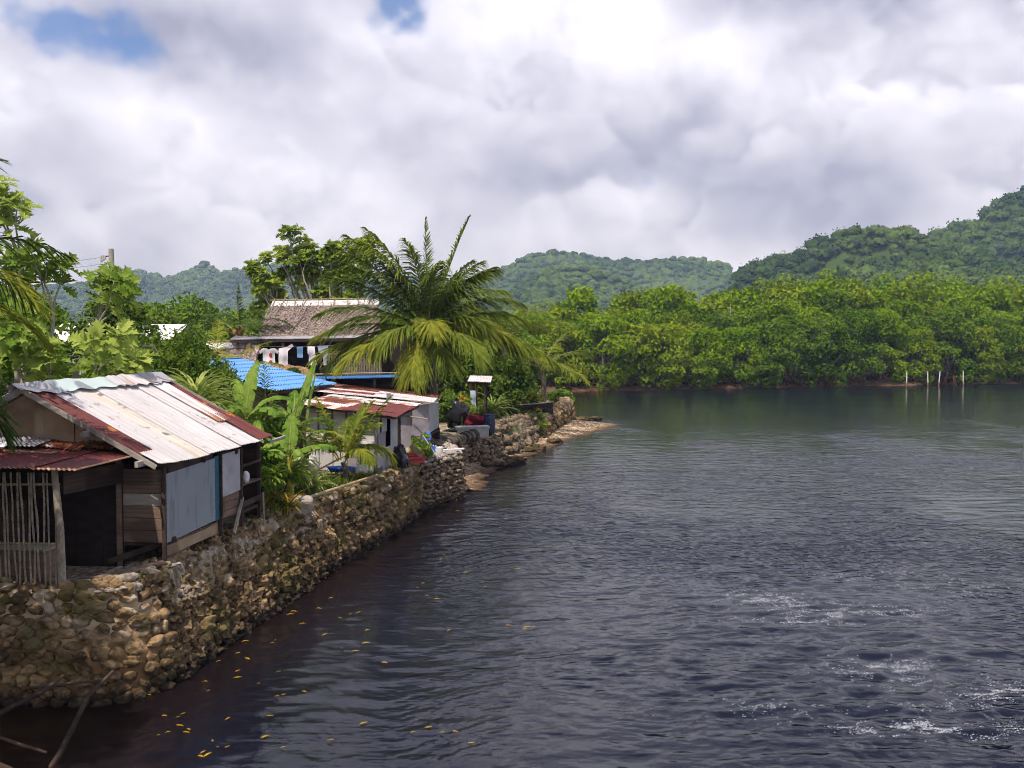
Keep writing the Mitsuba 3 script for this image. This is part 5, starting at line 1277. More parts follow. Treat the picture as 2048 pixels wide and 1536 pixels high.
part(S, 'gunwale', tube(rowsb[0] + [0, -0.01, 0.02], 0.035, 6), 'm_wood_grey')
part(S, 'gunwale', tube(rowsb[5] + [0, 0.01, 0.02], 0.035, 6), 'm_wood_grey')
part(S, 'transom', quadslab([G[0, 0], G[1, 0], G[2, 0], G[3, 0], G[4, 0], G[5, 0]], 0.04), 'm_dim')

# ---------------------------------------------------------------- plants
UP = V(0, 0, 1)


def frond(base, az, el, Ln, droop, seed, n=48, leaf=0.95, width=0.05, hang=0.7, sweep=0.0, stalk=0.14, vee=0.25, rr=0.03, fwd=30):
    """One coconut frond: (leaflets, rachis). az, el in degrees; droop in degrees over the whole length; sweep bends it sideways."""
    g = np.random.default_rng(seed)
    m = 24
    s = np.linspace(0, 1, m)
    e = np.radians(el - droop * s ** 1.35)
    a = np.radians(az + sweep * s ** 1.4)
    d = np.stack([np.cos(e) * np.cos(a), np.cos(e) * np.sin(a), np.sin(e)], -1)
    P = np.asarray(base, float) + np.concatenate([[[0, 0, 0]], np.cumsum((d[1:] + d[:-1]) / 2 * Ln / (m - 1), 0)])
    out, fs, at = [], [], 0
    sk = np.sort(stalk + (1 - stalk) * (np.arange(n) + g.uniform(0, 0.8, n)) / n)
    for side in (-1, 1):
        k = sk + g.normal(0, 0.004, n)
        k = np.clip(k, 0, 1)
        B = np.stack([np.interp(k, s, P[:, q]) for q in range(3)], -1)
        Tn = unit(np.stack([np.interp(k, s, d[:, q]) for q in range(3)], -1))
        S = unit(np.cross(Tn, UP + V(0.02, 0.01, 0)))
        U = np.cross(S, Tn)
        fw = np.radians(fwd + 32 * k ** 2 + g.normal(0, 6, n))[:, None]
        D = unit(side * S * np.cos(fw) + Tn * np.sin(fw) + U * (vee + g.normal(0, 0.13, n))[:, None])
        f = (k - stalk) / (1 - stalk)
        ll = leaf * np.clip(np.sin(np.pi * (0.16 + 0.80 * f)) ** 0.7, 0.2, 1) * g.uniform(0.85, 1.1, n)
        wv = unit(Tn - D * (Tn * D).sum(-1, keepdims=True))
        tw = g.normal(0, 0.35, n)[:, None]
        wv = unit(wv * np.cos(tw) + np.cross(D, wv) * np.sin(tw))
        prev = []
        for q, wd in ((0, 0.6), (0.35, 1.0), (0.7, 0.75), (1.0, 0.06)):
            C = B + D * (ll * q)[:, None] - UP * (hang * g.uniform(0.7, 1.2, n) * ll * q ** 2 * 0.75)[:, None] if q in (1.0,) else B + D * (ll * q)[:, None] - UP * (hang * ll * q ** 2 * 0.75)[:, None]
            prev += [C + wv * width / 2 * wd, C - wv * width / 2 * wd]
        vs = np.stack(prev, 1).reshape(-1, 3)
        i = np.arange(n)[:, None] * 8
        for q in range(3):
            fs.append(at + i + [2 * q, 2 * q + 1, 2 * q + 3])
            fs.append(at + i + [2 * q, 2 * q + 3, 2 * q + 2])
        out.append(vs)
        at += len(vs)
    return trimesh.Trimesh(np.vstack(out), np.vstack(fs), process=False), tube(P[::2], np.linspace(rr, rr * 0.15, len(P[::2])), 5)


def coconut(name, label, base, crown, Ln, fronds, seed, mats=('m_palm', 'm_palm_yellow'), r0=0.2, n=48, leaf=0.95, width=0.05, husk=True, trunk=True, group=None, **over):
    t = thing(name, label, 'palm', group)
    base, crown = np.asarray(base, float), np.asarray(crown, float)
    g = np.random.default_rng(seed)
    if trunk:
        k = np.linspace(0, 1, 26)
        P = base + (crown - base) * k[:, None]
        P[:, 0] += 0.12 * np.sin(k * 3)
        rad = r0 * (1.25 - 0.55 * k) * (1 + 0.05 * (np.arange(26) % 2))
        part(t, 'trunk', tube(P, rad, 12), 'm_bark', True)
    if husk and name == 'coconut_palm':
        part(t, 'leaf_sheath', cat([tube([crown + rdir(g, 1)[0] * 0.10 - [0, 0, 0.25], crown + V(g.normal(0, 0.12), g.normal(0, 0.12), 0.1), crown + V(g.normal(0, 0.28), g.normal(0, 0.28), g.uniform(0.1, 0.5))], [0.07, 0.09, 0.03], 6) for _ in range(14)]), 'm_husk', True)
    for k, f in enumerate(fronds):
        az, el, droop = f[:3]
        ln = Ln * (f[3] if len(f) > 3 else 1)
        y = f[4] if len(f) > 4 else 0
        kw = f[5] if len(f) > 5 else {}
        o = V(math.cos(math.radians(az)), math.sin(math.radians(az)), 0) * 0.12
        lf, rc = frond(crown + o + [0, 0, g.uniform(-0.1, 0.15)], az, el, ln, droop, seed * 100 + k, **{**dict(n=n, leaf=leaf, width=width, hang=g.uniform(0.55, 0.95), sweep=g.uniform(-14, 14), rr=0.04 * Ln / 4.8), **over, **kw})
        fr = part(t, 'frond', lf, mats[y])
        part(fr, 'rachis', rc, 'm_stem_yellow' if y else 'm_rachis', True)
    return t


M('m_rachis', lambda p, n, uv: mix((0.16, 0.17, 0.04), (0.30, 0.28, 0.08), noise(p.x * 2, p.y * 2, p.z * 2)), 0.5, 0.4)

# the big palm: azimuth 0 is along +x, 270 towards us
UPPER = dict(leaf=1.35, width=0.066, hang=0.95)
BIG = [(100, 87, 10, 1.0, 0, dict(vee=0.9, hang=0.15, leaf=0.55, sweep=0, width=0.05)), (20, 74, 10, 1.05, 0, dict(vee=0.5, hang=0.6, leaf=0.6, sweep=0)), (182, 64, 34, 1.04, 0, UPPER), (200, 60, 44, 0.98, 0, UPPER), (165, 72, 44, 1.0, 0, UPPER), (190, 77, 40, 1.02, 0, UPPER),
       (176, 56, 40, 1.0, 0, UPPER), (215, 72, 52, 0.95, 0, UPPER), (180, 46, 44, 1.0, 0, UPPER), (192, 32, 58, 0.97, 0), (205, 28, 66, 0.85, 0), (184, 14, 44, 0.97, 1), (196, -2, 34, 1.0, 1), (190, 2, 56, 0.92, 0), (214, -2, 42, 0.90, 1), (232, 20, 92, 0.65, 0),
       (256, -26, 46, 0.58, 1), (282, 44, 110, 0.45, 1), (300, -16, 62, 0.5, 0), (315, 8, 75, 0.75, 0), (335, 18, 68, 0.92, 1), (350, 5, 48, 1.18, 1), (0, 30, 64, 0.95, 0), (10, 44, 68, 0.88, 0), (40, 62, 55, 0.85, 0, UPPER), (20, 14, 64, 0.92, 0), (75, 56, 60, 0.85, 0),
       (120, 50, 55, 0.9, 0, UPPER), (30, 72, 38, 0.74, 0, UPPER), (340, 72, 48, 0.78, 0, UPPER), (250, 80, 44, 0.85, 0, UPPER), (345, 54, 70, 0.82, 0), (8, 62, 46, 0.80, 0, UPPER), (330, 34, 90, 0.75, 0), (290, 76, 60, 0.75, 0, UPPER), (350, 64, 56, 0.8, 0, UPPER)]
coconut('coconut_palm', 'large coconut palm spreading its fronds over the shacks in the middle', (-3.3, 42.3, 1.4), (-3.55, 42, 6.12), 4.9, BIG, 3, n=84, leaf=1.25, width=0.056, r0=0.15, fwd=42, vee=0.12)


def ring(g, k, els, droop=70):
    return [(360 * i / k + g.uniform(-18, 18), g.uniform(*els), droop * g.uniform(0.7, 1.2), g.uniform(0.8, 1.05)) for i in range(k)]


g = np.random.default_rng(55)
coconut('coconut_palm', 'second coconut palm partly hidden behind the right side of the large one', (-0.4, 58, 1.2), (-0.55, 58, 5.7), 4.6, ring(g, 16, (5, 75)), 7, n=40)
coconut('coconut_palm', 'young coconut palm with yellowish trunk at the tip of the point', (2.05, 66.5, 1.4), (1.95, 66, 4.1), 4.0,
        [(5, 10, 50, 1.0, 1), (20, 35, 70, 1, 0), (350, 40, 60, 1, 0), (40, 60, 50, 1, 0), (180, 40, 80, 0.9, 0), (165, 60, 60, 0.9, 0), (200, 20, 70, 0.9, 0), (280, 30, 80, 0.8, 0), (310, 20, 80, 0.9, 0), (90, 50, 70, 0.9, 0), (330, 8, 60, 0.9, 1), (240, 45, 90, 0.8, 0), (120, 30, 70, .9, 0)], 9, n=36, r0=0.16)
coconut('coconut_palm', 'dark coconut palm with an upright spear leaf behind the thatched annex', (-13.4, 49, 1.5), (-13.3, 48.6, 6.0), 3.0, ring(g, 11, (10, 60), 90) + [(90, 90, 6, 0.8, 0, dict(vee=1.0, hang=0.1, leaf=0.3))], 13, mats=('m_palm_dark', 'm_palm'), n=34, leaf=0.7)
coconut('coconut_palm', 'small yellow green palm left of the thatched annex', (-12.6, 41.8, 1.6), (-12.4, 41.6, 3.9), 2.9,
        [(a_, e_, d_, 1, 1) for a_, e_, d_ in ((180, 70, 40), (200, 45, 60), (160, 50, 60), (90, 80, 30), (20, 60, 50), (0, 40, 60), (340, 25, 70), (270, 60, 70), (225, 30, 70), (300, 50, 70))], 15, n=36, leaf=0.7, mats=('m_palm', 'm_palm_yellow'))
coconut('coconut_palm', 'coconut palm hanging its drooping fronds into the left edge of the picture', (-11.0, 13.8, 1.5), (-9.95, 14.4, 5.9), 3.7,
        [(350, 70, 75, 1.05, 0), (0, 42, 95, 0.95, 1), (15, 24, 80, 0.85, 1), (345, 8, 70, 0.85, 0), (5, -10, 60, 0.85, 0), (320, 60, 90, 1.0, 0), (30, 55, 85, 1.0, 0), (60, 40, 90, 1, 0), (180, 50, 80, 1, 0), (220, 40, 80, 1, 0), (140, 40, 80, 1, 0), (270, 50, 90, 0.9, 0), (300, 20, 90, 0.8, 0),
         (335, 30, 90, 0.9, 0), (20, 75, 60, 0.9, 0), (340, -35, 50, 0.8, 0)], 17, n=60, leaf=0.85, width=0.04, mats=('m_palm_dark', 'm_palm_yellow'))
coconut('palm_sapling', 'young yellow green palm sapling in front of the white shack', (-4.80, 28.2, 1.6), (-4.82, 28.2, 2.2), 2.0,
        [(150, 76, 26, 1.0, 1), (60, 72, 30, 1.0, 0), (18, 60, 16, 1.1, 0), (350, 48, 120, 0.85, 1), (165, 62, 62, 0.95, 1), (200, 58, 80, 0.85, 1), (270, 68, 80, 0.85, 1), (310, 55, 110, 0.85, 1), (90, 64, 60, 0.9, 1), (30, 74, 30, 0.9, 1), (330, 66, 60, 0.9, 1), (240, 50, 90, 0.8, 1)], 19, n=54, leaf=0.55, width=0.042, r0=0.09, fwd=44, vee=0.1)
coconut('palm_sapling', 'dark green palm sapling among the bananas behind the shack', (-6.35, 25.6, 1.6), (-6.35, 25.6, 2.5), 2.5,
        [(100, 84, 20, 1.0, 0), (160, 70, 50, 1, 0), (20, 72, 40, 1, 0), (200, 50, 80, 0.9, 0), (340, 55, 70, 0.9, 0), (270, 65, 80, 0.9, 0), (60, 60, 60, 0.9, 0)], 21, n=40, leaf=0.55, width=0.028, r0=0.09, mats=('m_palm_dark', 'm_palm'))


def strap_plant(name, label, base, n, Lr, seed, mat='m_strap', el=(15, 85), width=0.05, stem=0.0, droop=(50, 120), dead=0, heads=1, spread=0.0, catg='plant', group=None, stemm='m_bark'):
    g = np.random.default_rng(seed)
    t = thing(name, label, catg, group)
    base = np.asarray(base, float)
    for h in range(heads):
        c = base + (V(g.normal(0, spread), g.normal(0, spread), stem * g.uniform(0.75, 1.1)) if heads > 1 else V(0, 0, stem))
        if stem:
            part(t, 'stem', tube([base + V(g.normal(0, 0.04), g.normal(0, 0.04), 0), (base + c) / 2 + V(0.03, 0, 0), c], [0.05, 0.04, 0.035], 7), stemm, True)
        for grp, (k, m, lo) in enumerate(((n, mat, 0), (dead, 'm_dead', 1))):
            if not k:
                continue
            vs, fs = [], []
            for q in range(k):
                az = g.uniform(0, 2 * np.pi)
                e0 = np.radians(g.uniform(*el) if not lo else g.uniform(-60, -10))
                dp = np.radians(g.uniform(*droop) if not lo else g.uniform(10, 40))
                L_ = g.uniform(*Lr) * (0.7 if lo else 1)
                s = np.linspace(0, 1, 7)
                e = e0 - dp * s ** 1.3
                d = np.stack([np.cos(e) * np.cos(az), np.cos(e) * np.sin(az), np.sin(e)], -1)
                P = c + np.concatenate([[[0, 0, 0]], np.cumsum((d[1:] + d[:-1]) / 2 * L_ / 6, 0)]) + V(0, 0, 0.1 * g.random() * (1 if stem else 0))
                S = V(-np.sin(az), np.cos(az), 0)
                w = width / 2 * np.array([0.7, 1, 1, 0.95, 0.8, 0.5, 0.03])[:, None]
                N_ = np.cross(d, S) * width * 0.15
                vs.append(np.stack([P + S * w + N_, P - N_, P - S * w + N_], 0).reshape(-1, 3))
                fs.append(grid_faces(3, 7) + 21 * q)
            part(t, 'foliage' if not lo else 'dead_leaves', trimesh.Trimesh(np.vstack(vs), np.vstack(fs), process=False), m)
    return t


strap_plant('dracaena', 'tall strap leaved plant with pale yellow green heads above the shack roof', (-7.75, 25.0, 1.6), 95, (0.8, 1.25), 31, stem=2.5, heads=3, spread=0.45, dead=30, width=0.075)
strap_plant('dracaena', 'second strap leaved plant lower down beside the tall one', (-6.95, 24.6, 1.6), 60, (0.6, 1.0), 33, stem=1.5, heads=2, spread=0.3, dead=20, width=0.055, mat='m_garden')
strap_plant('dracaena', 'fresh green feathery strap plant beside the tiny shelter', (-1.02, 52, 1.4), 70, (1.0, 1.6), 35, stem=0.5, width=0.08, mat='m_strap', el=(25, 88), droop=(60, 130), dead=10)
strap_plant('croton', 'clump of red and yellow leaved plants at the seawall behind the shack', (-5.35, 22.9, 1.6), 46, (0.35, 0.65), 37, mat='m_croton', heads=4, spread=0.25, stem=0.15, width=0.04, el=(10, 80))
strap_plant('croton', 'orange leaved plant beside the large grey boulder', (-5.05, 23.75, 1.62), 24, (0.35, 0.6), 39, mat='m_husk_leaf', width=0.045, el=(0, 60))
leafmat('m_husk_leaf', (0.28, 0.09, 0.02), (0.42, 0.20, 0.05), 3.0, 0.5, 0.5)
for k, (x, y, s) in enumerate([(-5.75, 22.6, 1.0), (-5.9, 23.4, 1.2), (-6.2, 24.2, 1.3), (-5.6, 24.1, 0.9)]):
    strap_plant('ginger_plant', 'leafy green garden plant crowded behind the shack wall', (x, y, 1.6), 34, (0.35 * s, 0.62 * s), 41 + k, mat='m_garden', heads=5, spread=0.16, stem=0.85 * s, width=0.10, el=(-5, 80), group='leafy plants crowded behind the shack', stemm='m_stem_green')
M('m_stem_green', lambda p, n, uv: mix((0.06, 0.09, 0.02), (0.16, 0.17, 0.05), noise(p.x * 5, p.y * 5, p.z * 5)), 0.6, 0.3)


strap_plant('garden_lily', 'bright clump of broad strap leaves left of the yellow stemmed banana', (-5.75, 24.6, 1.6), 44, (0.6, 1.0), 45, mat='m_strap', heads=3, spread=0.22, stem=0.6, width=0.08, el=(10, 85), stemm='m_stem_green')
strap_plant('garden_lily', 'tall clump of green strap leaves below the blue roof', (-6.05, 25.7, 1.6), 40, (0.7, 1.1), 46, mat='m_garden', heads=3, spread=0.25, stem=1.5, width=0.10, el=(0, 85), stemm='m_stem_green')
strap_plant('garden_lily', 'low clump of yellow green strap leaves before the palm sapling', (-5.1, 25.6, 1.6), 40, (0.4, 0.75), 47, mat='m_strap', heads=3, spread=0.2, stem=0.25, width=0.06, el=(15, 85), stemm='m_stem_green')
strap_plant('garden_lily', 'clump of green strap leaves along the wall top by the bamboo pole', (-4.75, 26.4, 1.6), 30, (0.3, 0.55), 48, mat='m_garden', heads=2, spread=0.2, stem=0.1, width=0.04, el=(15, 85), stemm='m_stem_green')


def banana(label, base, height, leaf_list, seed, lean=(0, 0), stem='m_stem_green', width=0.42):
    g = np.random.default_rng(seed)
    t = thing('banana_plant', label, 'banana plant')
    base = np.asarray(base, float)
    top = base + V(lean[0], lean[1], height)
    part(t, 'stem', tube([base, base * 0.6 + top * 0.4, top], [0.12, 0.10, 0.06], 12), stem, True)
    for az, el, dp, L_ in leaf_list:
        az_, m = math.radians(az), 26
        s = np.linspace(0, 1, m)
        e = np.radians(el - dp * s ** 1.4)
        d = np.stack([np.cos(e) * math.cos(az_), np.cos(e) * math.sin(az_), np.sin(e)], -1)
        P = top + np.concatenate([[[0, 0, 0]], np.cumsum((d[1:] + d[:-1]) / 2 * L_ / (m - 1), 0)])
        S = V(-math.sin(az_), math.cos(az_), 0)
        N_ = np.cross(S, d) * -1
        vs, fs, at = [], [], 0
        prof = np.where(s < 0.12, 0.02, np.clip(np.sin(np.pi * np.clip((s - 0.10) / 0.9, 0, 1)) ** 0.42, 0.0, 1)) * width / 2
        for side in (-1, 1):
            k = 3
            while k < m - 1:
                ln = int(g.integers(2, 6))
                k1 = min(m - 1, k + ln)
                sag = g.uniform(0.15, 0.75) * (0.5 + 0.5 * s[k])
                seg = np.arange(k, k1 + 1)
                for q in seg:
                    wob = g.normal(0, 0.01)
                    o = P[q] + d[q] * 0.0
                    edge = P[q] + side * S * prof[q] * math.cos(sag) + UP * (-prof[q] * math.sin(sag)) + d[q] * (0.10 * prof[q] + (0.02 if q == k else -0.02 if q == k1 else 0)) + UP * wob
                    mid_ = P[q] + side * S * prof[q] * 0.5 + UP * (0.04 - prof[q] * 0.5 * math.sin(sag * 0.4))
                    vs += [o, mid_, edge]
                fs.append(grid_faces(len(seg), 3) + at)
                at += 3 * len(seg)
                k = k1
        lf = part(t, 'leaf', trimesh.Trimesh(np.array(vs), np.vstack(fs), process=False), 'm_banana')
        part(lf, 'midrib', tube(P[::3], np.linspace(0.028, 0.005, len(P[::3])), 6), 'm_rachis', True)
    return t


banana('banana plant with a yellow mottled stem in the middle of the garden', (-5.38, 24.1, 1.55), 1.25, [(12, 32, 60, 1.25), (165, 55, 60, 1.0), (95, 80, 50, 1.2), (200, 20, 90, 0.7), (300, 45, 100, 0.8), (140, 48, 85, 1.3)], 51, stem='m_stem_yellow')
banana('banana plant with one tall torn upright leaf against the blue roof', (-5.75, 26.3, 1.55), 1.75, [(45, 74, 12, 1.9), (150, 60, 80, 1.3), (20, 40, 90, 1.1), (200, 50, 80, 1.2), (280, 50, 100, 1.0), (100, 70, 60, 1.4)], 53)
banana('banana plant with a narrow upright leaf before the white shack', (-5.75, 27.6, 1.55), 1.3, [(35, 84, 12, 1.9), (170, 65, 90, 1.1), (10, 50, 100, 0.9), (230, 55, 100, 0.9)], 57, width=0.2)
banana('tall banana plant at the left end of the garden', (-6.75, 25.3, 1.55), 2.0, [(30, 60, 90, 1.5), (120, 72, 70, 1.6), (190, 55, 90, 1.4), (260, 55, 100, 1.3), (330, 50, 100, 1.3), (75, 84, 40, 1.7)], 59)
banana('banana plant behind the river end of the shack', (-6.0, 23.3, 1.55), 1.3, [(20, 60, 100, 1.0), (100, 75, 70, 1.2), (180, 60, 90, 1.0), (280, 60, 110, 1.0), (340, 40, 90, 0.9)], 61)


# trees with separate big leaves in rosettes at the twig ends
def grow(g, p, d, ln, rad, depth, tubes, ends, spread=0.6, up=0.25, kids=(2, 4)):
    mid_ = p + d * ln * 0.5 + rdir(g, 1)[0] * ln * 0.08
    q = p + d * ln + rdir(g, 1)[0] * ln * 0.06
    tubes.append(tube([p, mid_, q], [rad, rad * 0.85, rad * 0.68], 6, False))
    if depth <= 1:
        ends.append((q, unit(q - mid_)))
    if depth == 0:
        return
    for _ in range(int(g.integers(*kids))):
        grow(g, q, unit(d + spread * rdir(g, 1)[0] + up * UP), ln * g.uniform(0.62, 0.88), rad * 0.62, depth - 1, tubes, ends, spread, up, kids)


HALF = np.array([(0, 0.0), (0.08, 0.05), (0.17, 0.24), (0.24, 0.12), (0.36, 0.40), (0.44, 0.16), (0.56, 0.44), (0.64, 0.17), (0.77, 0.32), (0.84, 0.10), (1.0, 0.0)])


def lobed(P, D, N, Ln, curl=0.25):
    """Deeply lobed breadfruit leaves, folded along the midrib."""
    n, k = len(P), len(HALF)
    D = unit(D)
    S = unit(np.cross(D, N))
    N = np.cross(S, D)
    s, w = HALF[:, 0], HALF[:, 1]
    Ln = np.broadcast_to(Ln, (n,))[:, None, None]
    ax = P[:, None] + D[:, None] * s[None, :, None] * Ln - N[:, None] * (curl * s ** 2)[None, :, None] * Ln
    a = ax + (S[:, None] * w[None, :, None] + N[:, None] * (0.30 * w)[None, :, None] + D[:, None] * (0.16 * w)[None, :, None]) * Ln
    b = ax + (-S[:, None] * w[None, :, None] + N[:, None] * (0.30 * w)[None, :, None] + D[:, None] * (0.16 * w)[None, :, None]) * Ln
    vs = np.stack([a, ax, b], 1).reshape(-1, 3)
    f = grid_faces(3, k)
    return trimesh.Trimesh(vs, (f[None] + (np.arange(n) * 3 * k)[:, None, None]).reshape(-1, 3), process=False)


def rosettes(g, ends, per, Ln, elev=0.35, sun=0.3):
    P, D, N = [], [], []
    for q, d in ends:
        k = int(g.integers(per[0], per[1] + 1))
        a = np.arange(k) * 2.4 + g.uniform(0, 6)
        x = unit(np.cross(d, [0.3, 0.5, 0.81]))
        y = np.cross(d, x)
        o = unit(np.cos(a)[:, None] * x + np.sin(a)[:, None] * y + d * g.uniform(elev - 0.6, elev + 0.8, k)[:, None])
        P.append(q + o * 0.05)
        D.append(o)
        N.append(unit(d + 0.6 * rdir(g, k) + sun * UP))
    P, D, N = np.vstack(P), np.vstack(D), np.vstack(N)
    return P, D, N, g.uniform(Ln[0], Ln[1], len(P))


def breadfruit(label, base, starts, Ln, per, seed, mat, leafn, depth=2, fruit=6, bark='m_pale_bark', trunk_r=0.22):
    g = np.random.default_rng(seed)
    t = thing('breadfruit_tree', label, 'tree')
    base = np.asarray(base, float)
    tubes, ends = [], []
    fork = base + V(0, 0, (starts[0][0][2] - base[2]) * 0.0) if False else base
    for p, d, l in starts:
        p = np.asarray(p, float)
        tubes.append(tube([base, base * 0.5 + p * 0.5 + V(0, 0, 0.3), p], [trunk_r * 0.6, trunk_r * 0.45, trunk_r * 0.34], 7, False))
        grow(g, p, unit(np.asarray(d, float)), l, trunk_r * 0.30, depth, tubes, ends)
    part(t, 'trunk', tube([base - [0, 0, 0.3], base + V(0.02, 0, 0.4), base + V(0, 0, 0.9)], [trunk_r, trunk_r * 0.9, trunk_r * 0.7], 10), bark, True)
    part(t, 'branches', cat(tubes), bark, True)
    P, D, N, L_ = rosettes(g, ends, per, Ln)
    if leafn == 'lobed' and len(P) <= 300:
        m = [lobed(P[k:k + 1], D[k:k + 1], N[k:k + 1], L_[k:k + 1]) for k in range(len(P))]
        for x in m:
            part(t, 'leaf', x, mat)
    elif leafn == 'lobed':
        near = np.argsort(np.linalg.norm(P - EYE, axis=1))
        for k in near[:280]:
            part(t, 'leaf', lobed(P[k:k + 1], D[k:k + 1], N[k:k + 1], L_[k:k + 1]), mat)
        k = near[280:]
        part(t, 'foliage', lobed(P[k], D[k], N[k], L_[k]), mat, stuff=True)
    else:
        part(t, 'foliage', leaves(P, D, N, L_, L_ * 0.5, 0.3, 0.2), mat, stuff=True)
    for k in range(fruit):
        q, d = ends[int(g.integers(len(ends)))]
        part(t, 'fruit', trimesh.Trimesh(np.asarray(ico1.vertices) * V(0.075, 0.075, 0.09) + q + V(0.05, -0.05, -0.14), ico1.faces, process=False), 'm_fruit', True)
    return t


breadfruit('breadfruit tree with very large pale green lobed leaves behind the near shack', (-11.2, 22.5, 1.6),
           [((-10.75, 21.8, 6.4), (0.05, 0, 1), 1.0), ((-10.2, 22.0, 5.4), (0.25, -0.1, 1), 0.9), ((-9.7, 22.4, 5.0), (0.35, 0.1, 0.9), 0.9), ((-9.4, 21.7, 4.2), (0.5, -0.3, 0.8), 0.8), ((-10.4, 21.4, 4.4), (0.0, -0.5, 0.9), 0.8), ((-10.9, 22.4, 5.4), (-0.2, 0, 1), 0.9),
            ((-8.9, 22.4, 4.2), (0.5, -0.2, 0.6), 0.5), ((-11.3, 21.6, 4.6), (-0.2, -0.4, 0.9), 0.8), ((-9.3, 22.2, 4.0), (0.2, -0.4, 0.7), 0.6), ((-10.8, 21.2, 3.8), (0.1, -0.5, 0.7), 0.7), ((-10.0, 21.4, 3.9), (0.3, -0.3, 0.9), 0.7), ((-9.6, 22.8, 5.5), (0.3, 0, 1), 0.7)],
           (0.24, 0.46), (6, 9), 71, 'm_breadfruit', 'lobed', depth=2, fruit=8, trunk_r=0.15)
g = np.random.default_rng(64)
st = [((-12.8, 59, 10.6), (-0.15, 0, 1), 0.8), ((-12.4, 59, 9.9), (0.2, 0, 1), 0.7)]
for k in range(64):
    x = g.uniform(-14.6, -8.4)
    ztop = float(np.interp(x, [-15, -14, -13, -12, -11, -10, -9, -7, -6, -5], [8.0, 9.3, 10.0, 10.3, 9.9, 9.7, 10.0, 10.0, 9.4, 8.0]))
    st.append(((x, g.uniform(58, 60), ztop - 3.6 * g.random() ** 1.3), (0.12 * (x + 10), g.normal(0, 0.2), 1), g.uniform(0.5, 0.8)))
breadfruit('tall breadfruit tree with many leaf rosettes rising behind the thatched house', (-10.2, 60, 2.2), st, (0.28, 0.50), (6, 9), 73, 'm_breadfruit_dark', 'lobed', depth=2, fruit=0, trunk_r=0.17)


def bush(name, label, base, R, H, seed, n=9000, size=0.16, mat='m_bush', blobs=40, stems=7, group=None, z0=0.3, catg='bush', per=None):
    g = np.random.default_rng(seed)
    t = thing(name, label, catg, group)
    base = np.asarray(base, float)
    part(t, 'foliage', crown_mesh(g, R, H, z0, blobs, int(n / blobs), size, 0.85, 0.55).apply_translation(base), mat, stuff=True)
    tb = []
    for q in range(stems):
        a = g.uniform(0, 6.283)
        e = V(math.cos(a) * R * g.uniform(0.3, 0.8), math.sin(a) * R * g.uniform(0.3, 0.8), H * g.uniform(0.5, 0.85))
        tb.append(tube([base, base + e * [0.35, 0.35, 0.5], base + e], [0.07, 0.05, 0.02], 5, False))
    part(t, 'stems', cat(tb), 'm_bark')
    return t


bush('leafy_tree', 'dense small leaved green tree behind the near shack roof', (-9.9, 28.2, 1.6), 2.6, 3.7, 81, 15000, 0.17, blobs=52, catg='tree')
bush('leafy_tree', 'full green tree behind the breadfruit branches at the left edge', (-13.0, 24.5, 1.6), 2.6, 5.2, 119, 12000, 0.19, 'm_garden', blobs=46, catg='tree')
bush('leafy_tree', 'leafy green tree left of the blue roofed house', (-11.0, 31.5, 1.6), 2.6, 4.0, 82, 12000, 0.17, blobs=46, catg='tree')
bush('leafy_tree', 'leafy tree wrapped round the utility pole', (-16.6, 42, 1.6), 2.4, 5.9, 83, 9000, 0.24, 'm_bush', 40, catg='tree')
bush('leafy_tree', 'rounded tree right of the utility pole below the hills', (-13.6, 38, 1.6), 2.6, 4.5, 84, 9000, 0.22, 'm_bush', 40, catg='tree')
bush('leafy_tree', 'shaded tree under the breadfruit leaves at the left edge', (-11.6, 20.2, 1.6), 2.4, 3.4, 85, 9000, 0.2, 'm_bush', 36, catg='tree')
bush('leafy_tree', 'tree behind the breadfruit tree at the left edge', (-16.5, 30, 1.6), 3.4, 5.6, 86, 9000, 0.26, 'm_garden', 40, catg='tree')
bush('leafy_tree', 'green tree below the tall breadfruit tree left of the thatched house', (-14.6, 54, 1.6), 2.6, 5.2, 87, 8000, 0.26, 'm_garden', 40, catg='tree')
bush('leafy_tree', 'dark tree filling the gap behind the large palm', (-4.4, 56, 1.6), 3.4, 5.2, 88, 9000, 0.28, 'm_bush', 44, catg='tree')
bush('leafy_tree', 'dark tree right of the large palm trunk', (-1.6, 62, 1.4), 3.2, 4.0, 89, 8000, 0.28, 'm_bush', 40, catg='tree')
for k, (x, y, R, H) in enumerate([(-24, 66, 4, 5.5), (-31, 60, 4.5, 6.5), (-19, 72, 4, 6), (-14, 74, 4, 6.5), (-8, 78, 4.5, 6), (-3, 86, 4.5, 6), (-38, 74, 5, 6.5), (-28, 84, 5, 7), (-20, 90, 5, 6.5), (-12, 96, 5, 6.5), (-23, 44, 3.2, 5.0), (-28, 50, 3.6, 5.6)]):
    bush('background_tree', 'green tree in the belt of trees far behind the village', (x, y, 2.0), R, H, 90 + k, 6000, 0.42, ['m_bush', 'm_mangrove_dark', 'm_garden'][k % 3], 36, group='belt of trees behind the village', catg='tree')
bush('shrub', 'bright green shrub with a yellow flower left of the tiny shelter', (-2.75, 48.6, 1.5), 0.9, 2.1, 111, 2600, 0.2, 'm_garden', 22)
bush('leafy_tree', 'dark leafy tree hiding the second palm trunk', (-0.6, 56.6, 1.3), 1.9, 3.6, 118, 5000, 0.26, 'm_bush', 34, catg='tree')
bush('shrub', 'bright green shrub right of the tiny shelter posts', (-1.2, 52.6, 1.4), 0.8, 1.4, 112, 2000, 0.2, 'm_garden', 20)
bush('shrub', 'low shrub growing from the far stone wall', (1.5, 57.6, 0.9), 0.7, 0.9, 113, 1600, 0.16, 'm_garden', 16)
bush('shrub', 'green shrub capping the blunt end of the farthest wall', (3.6, 72.5, 1.2), 1.0, 1.3, 120, 1800, 0.2, 'm_garden', 16)
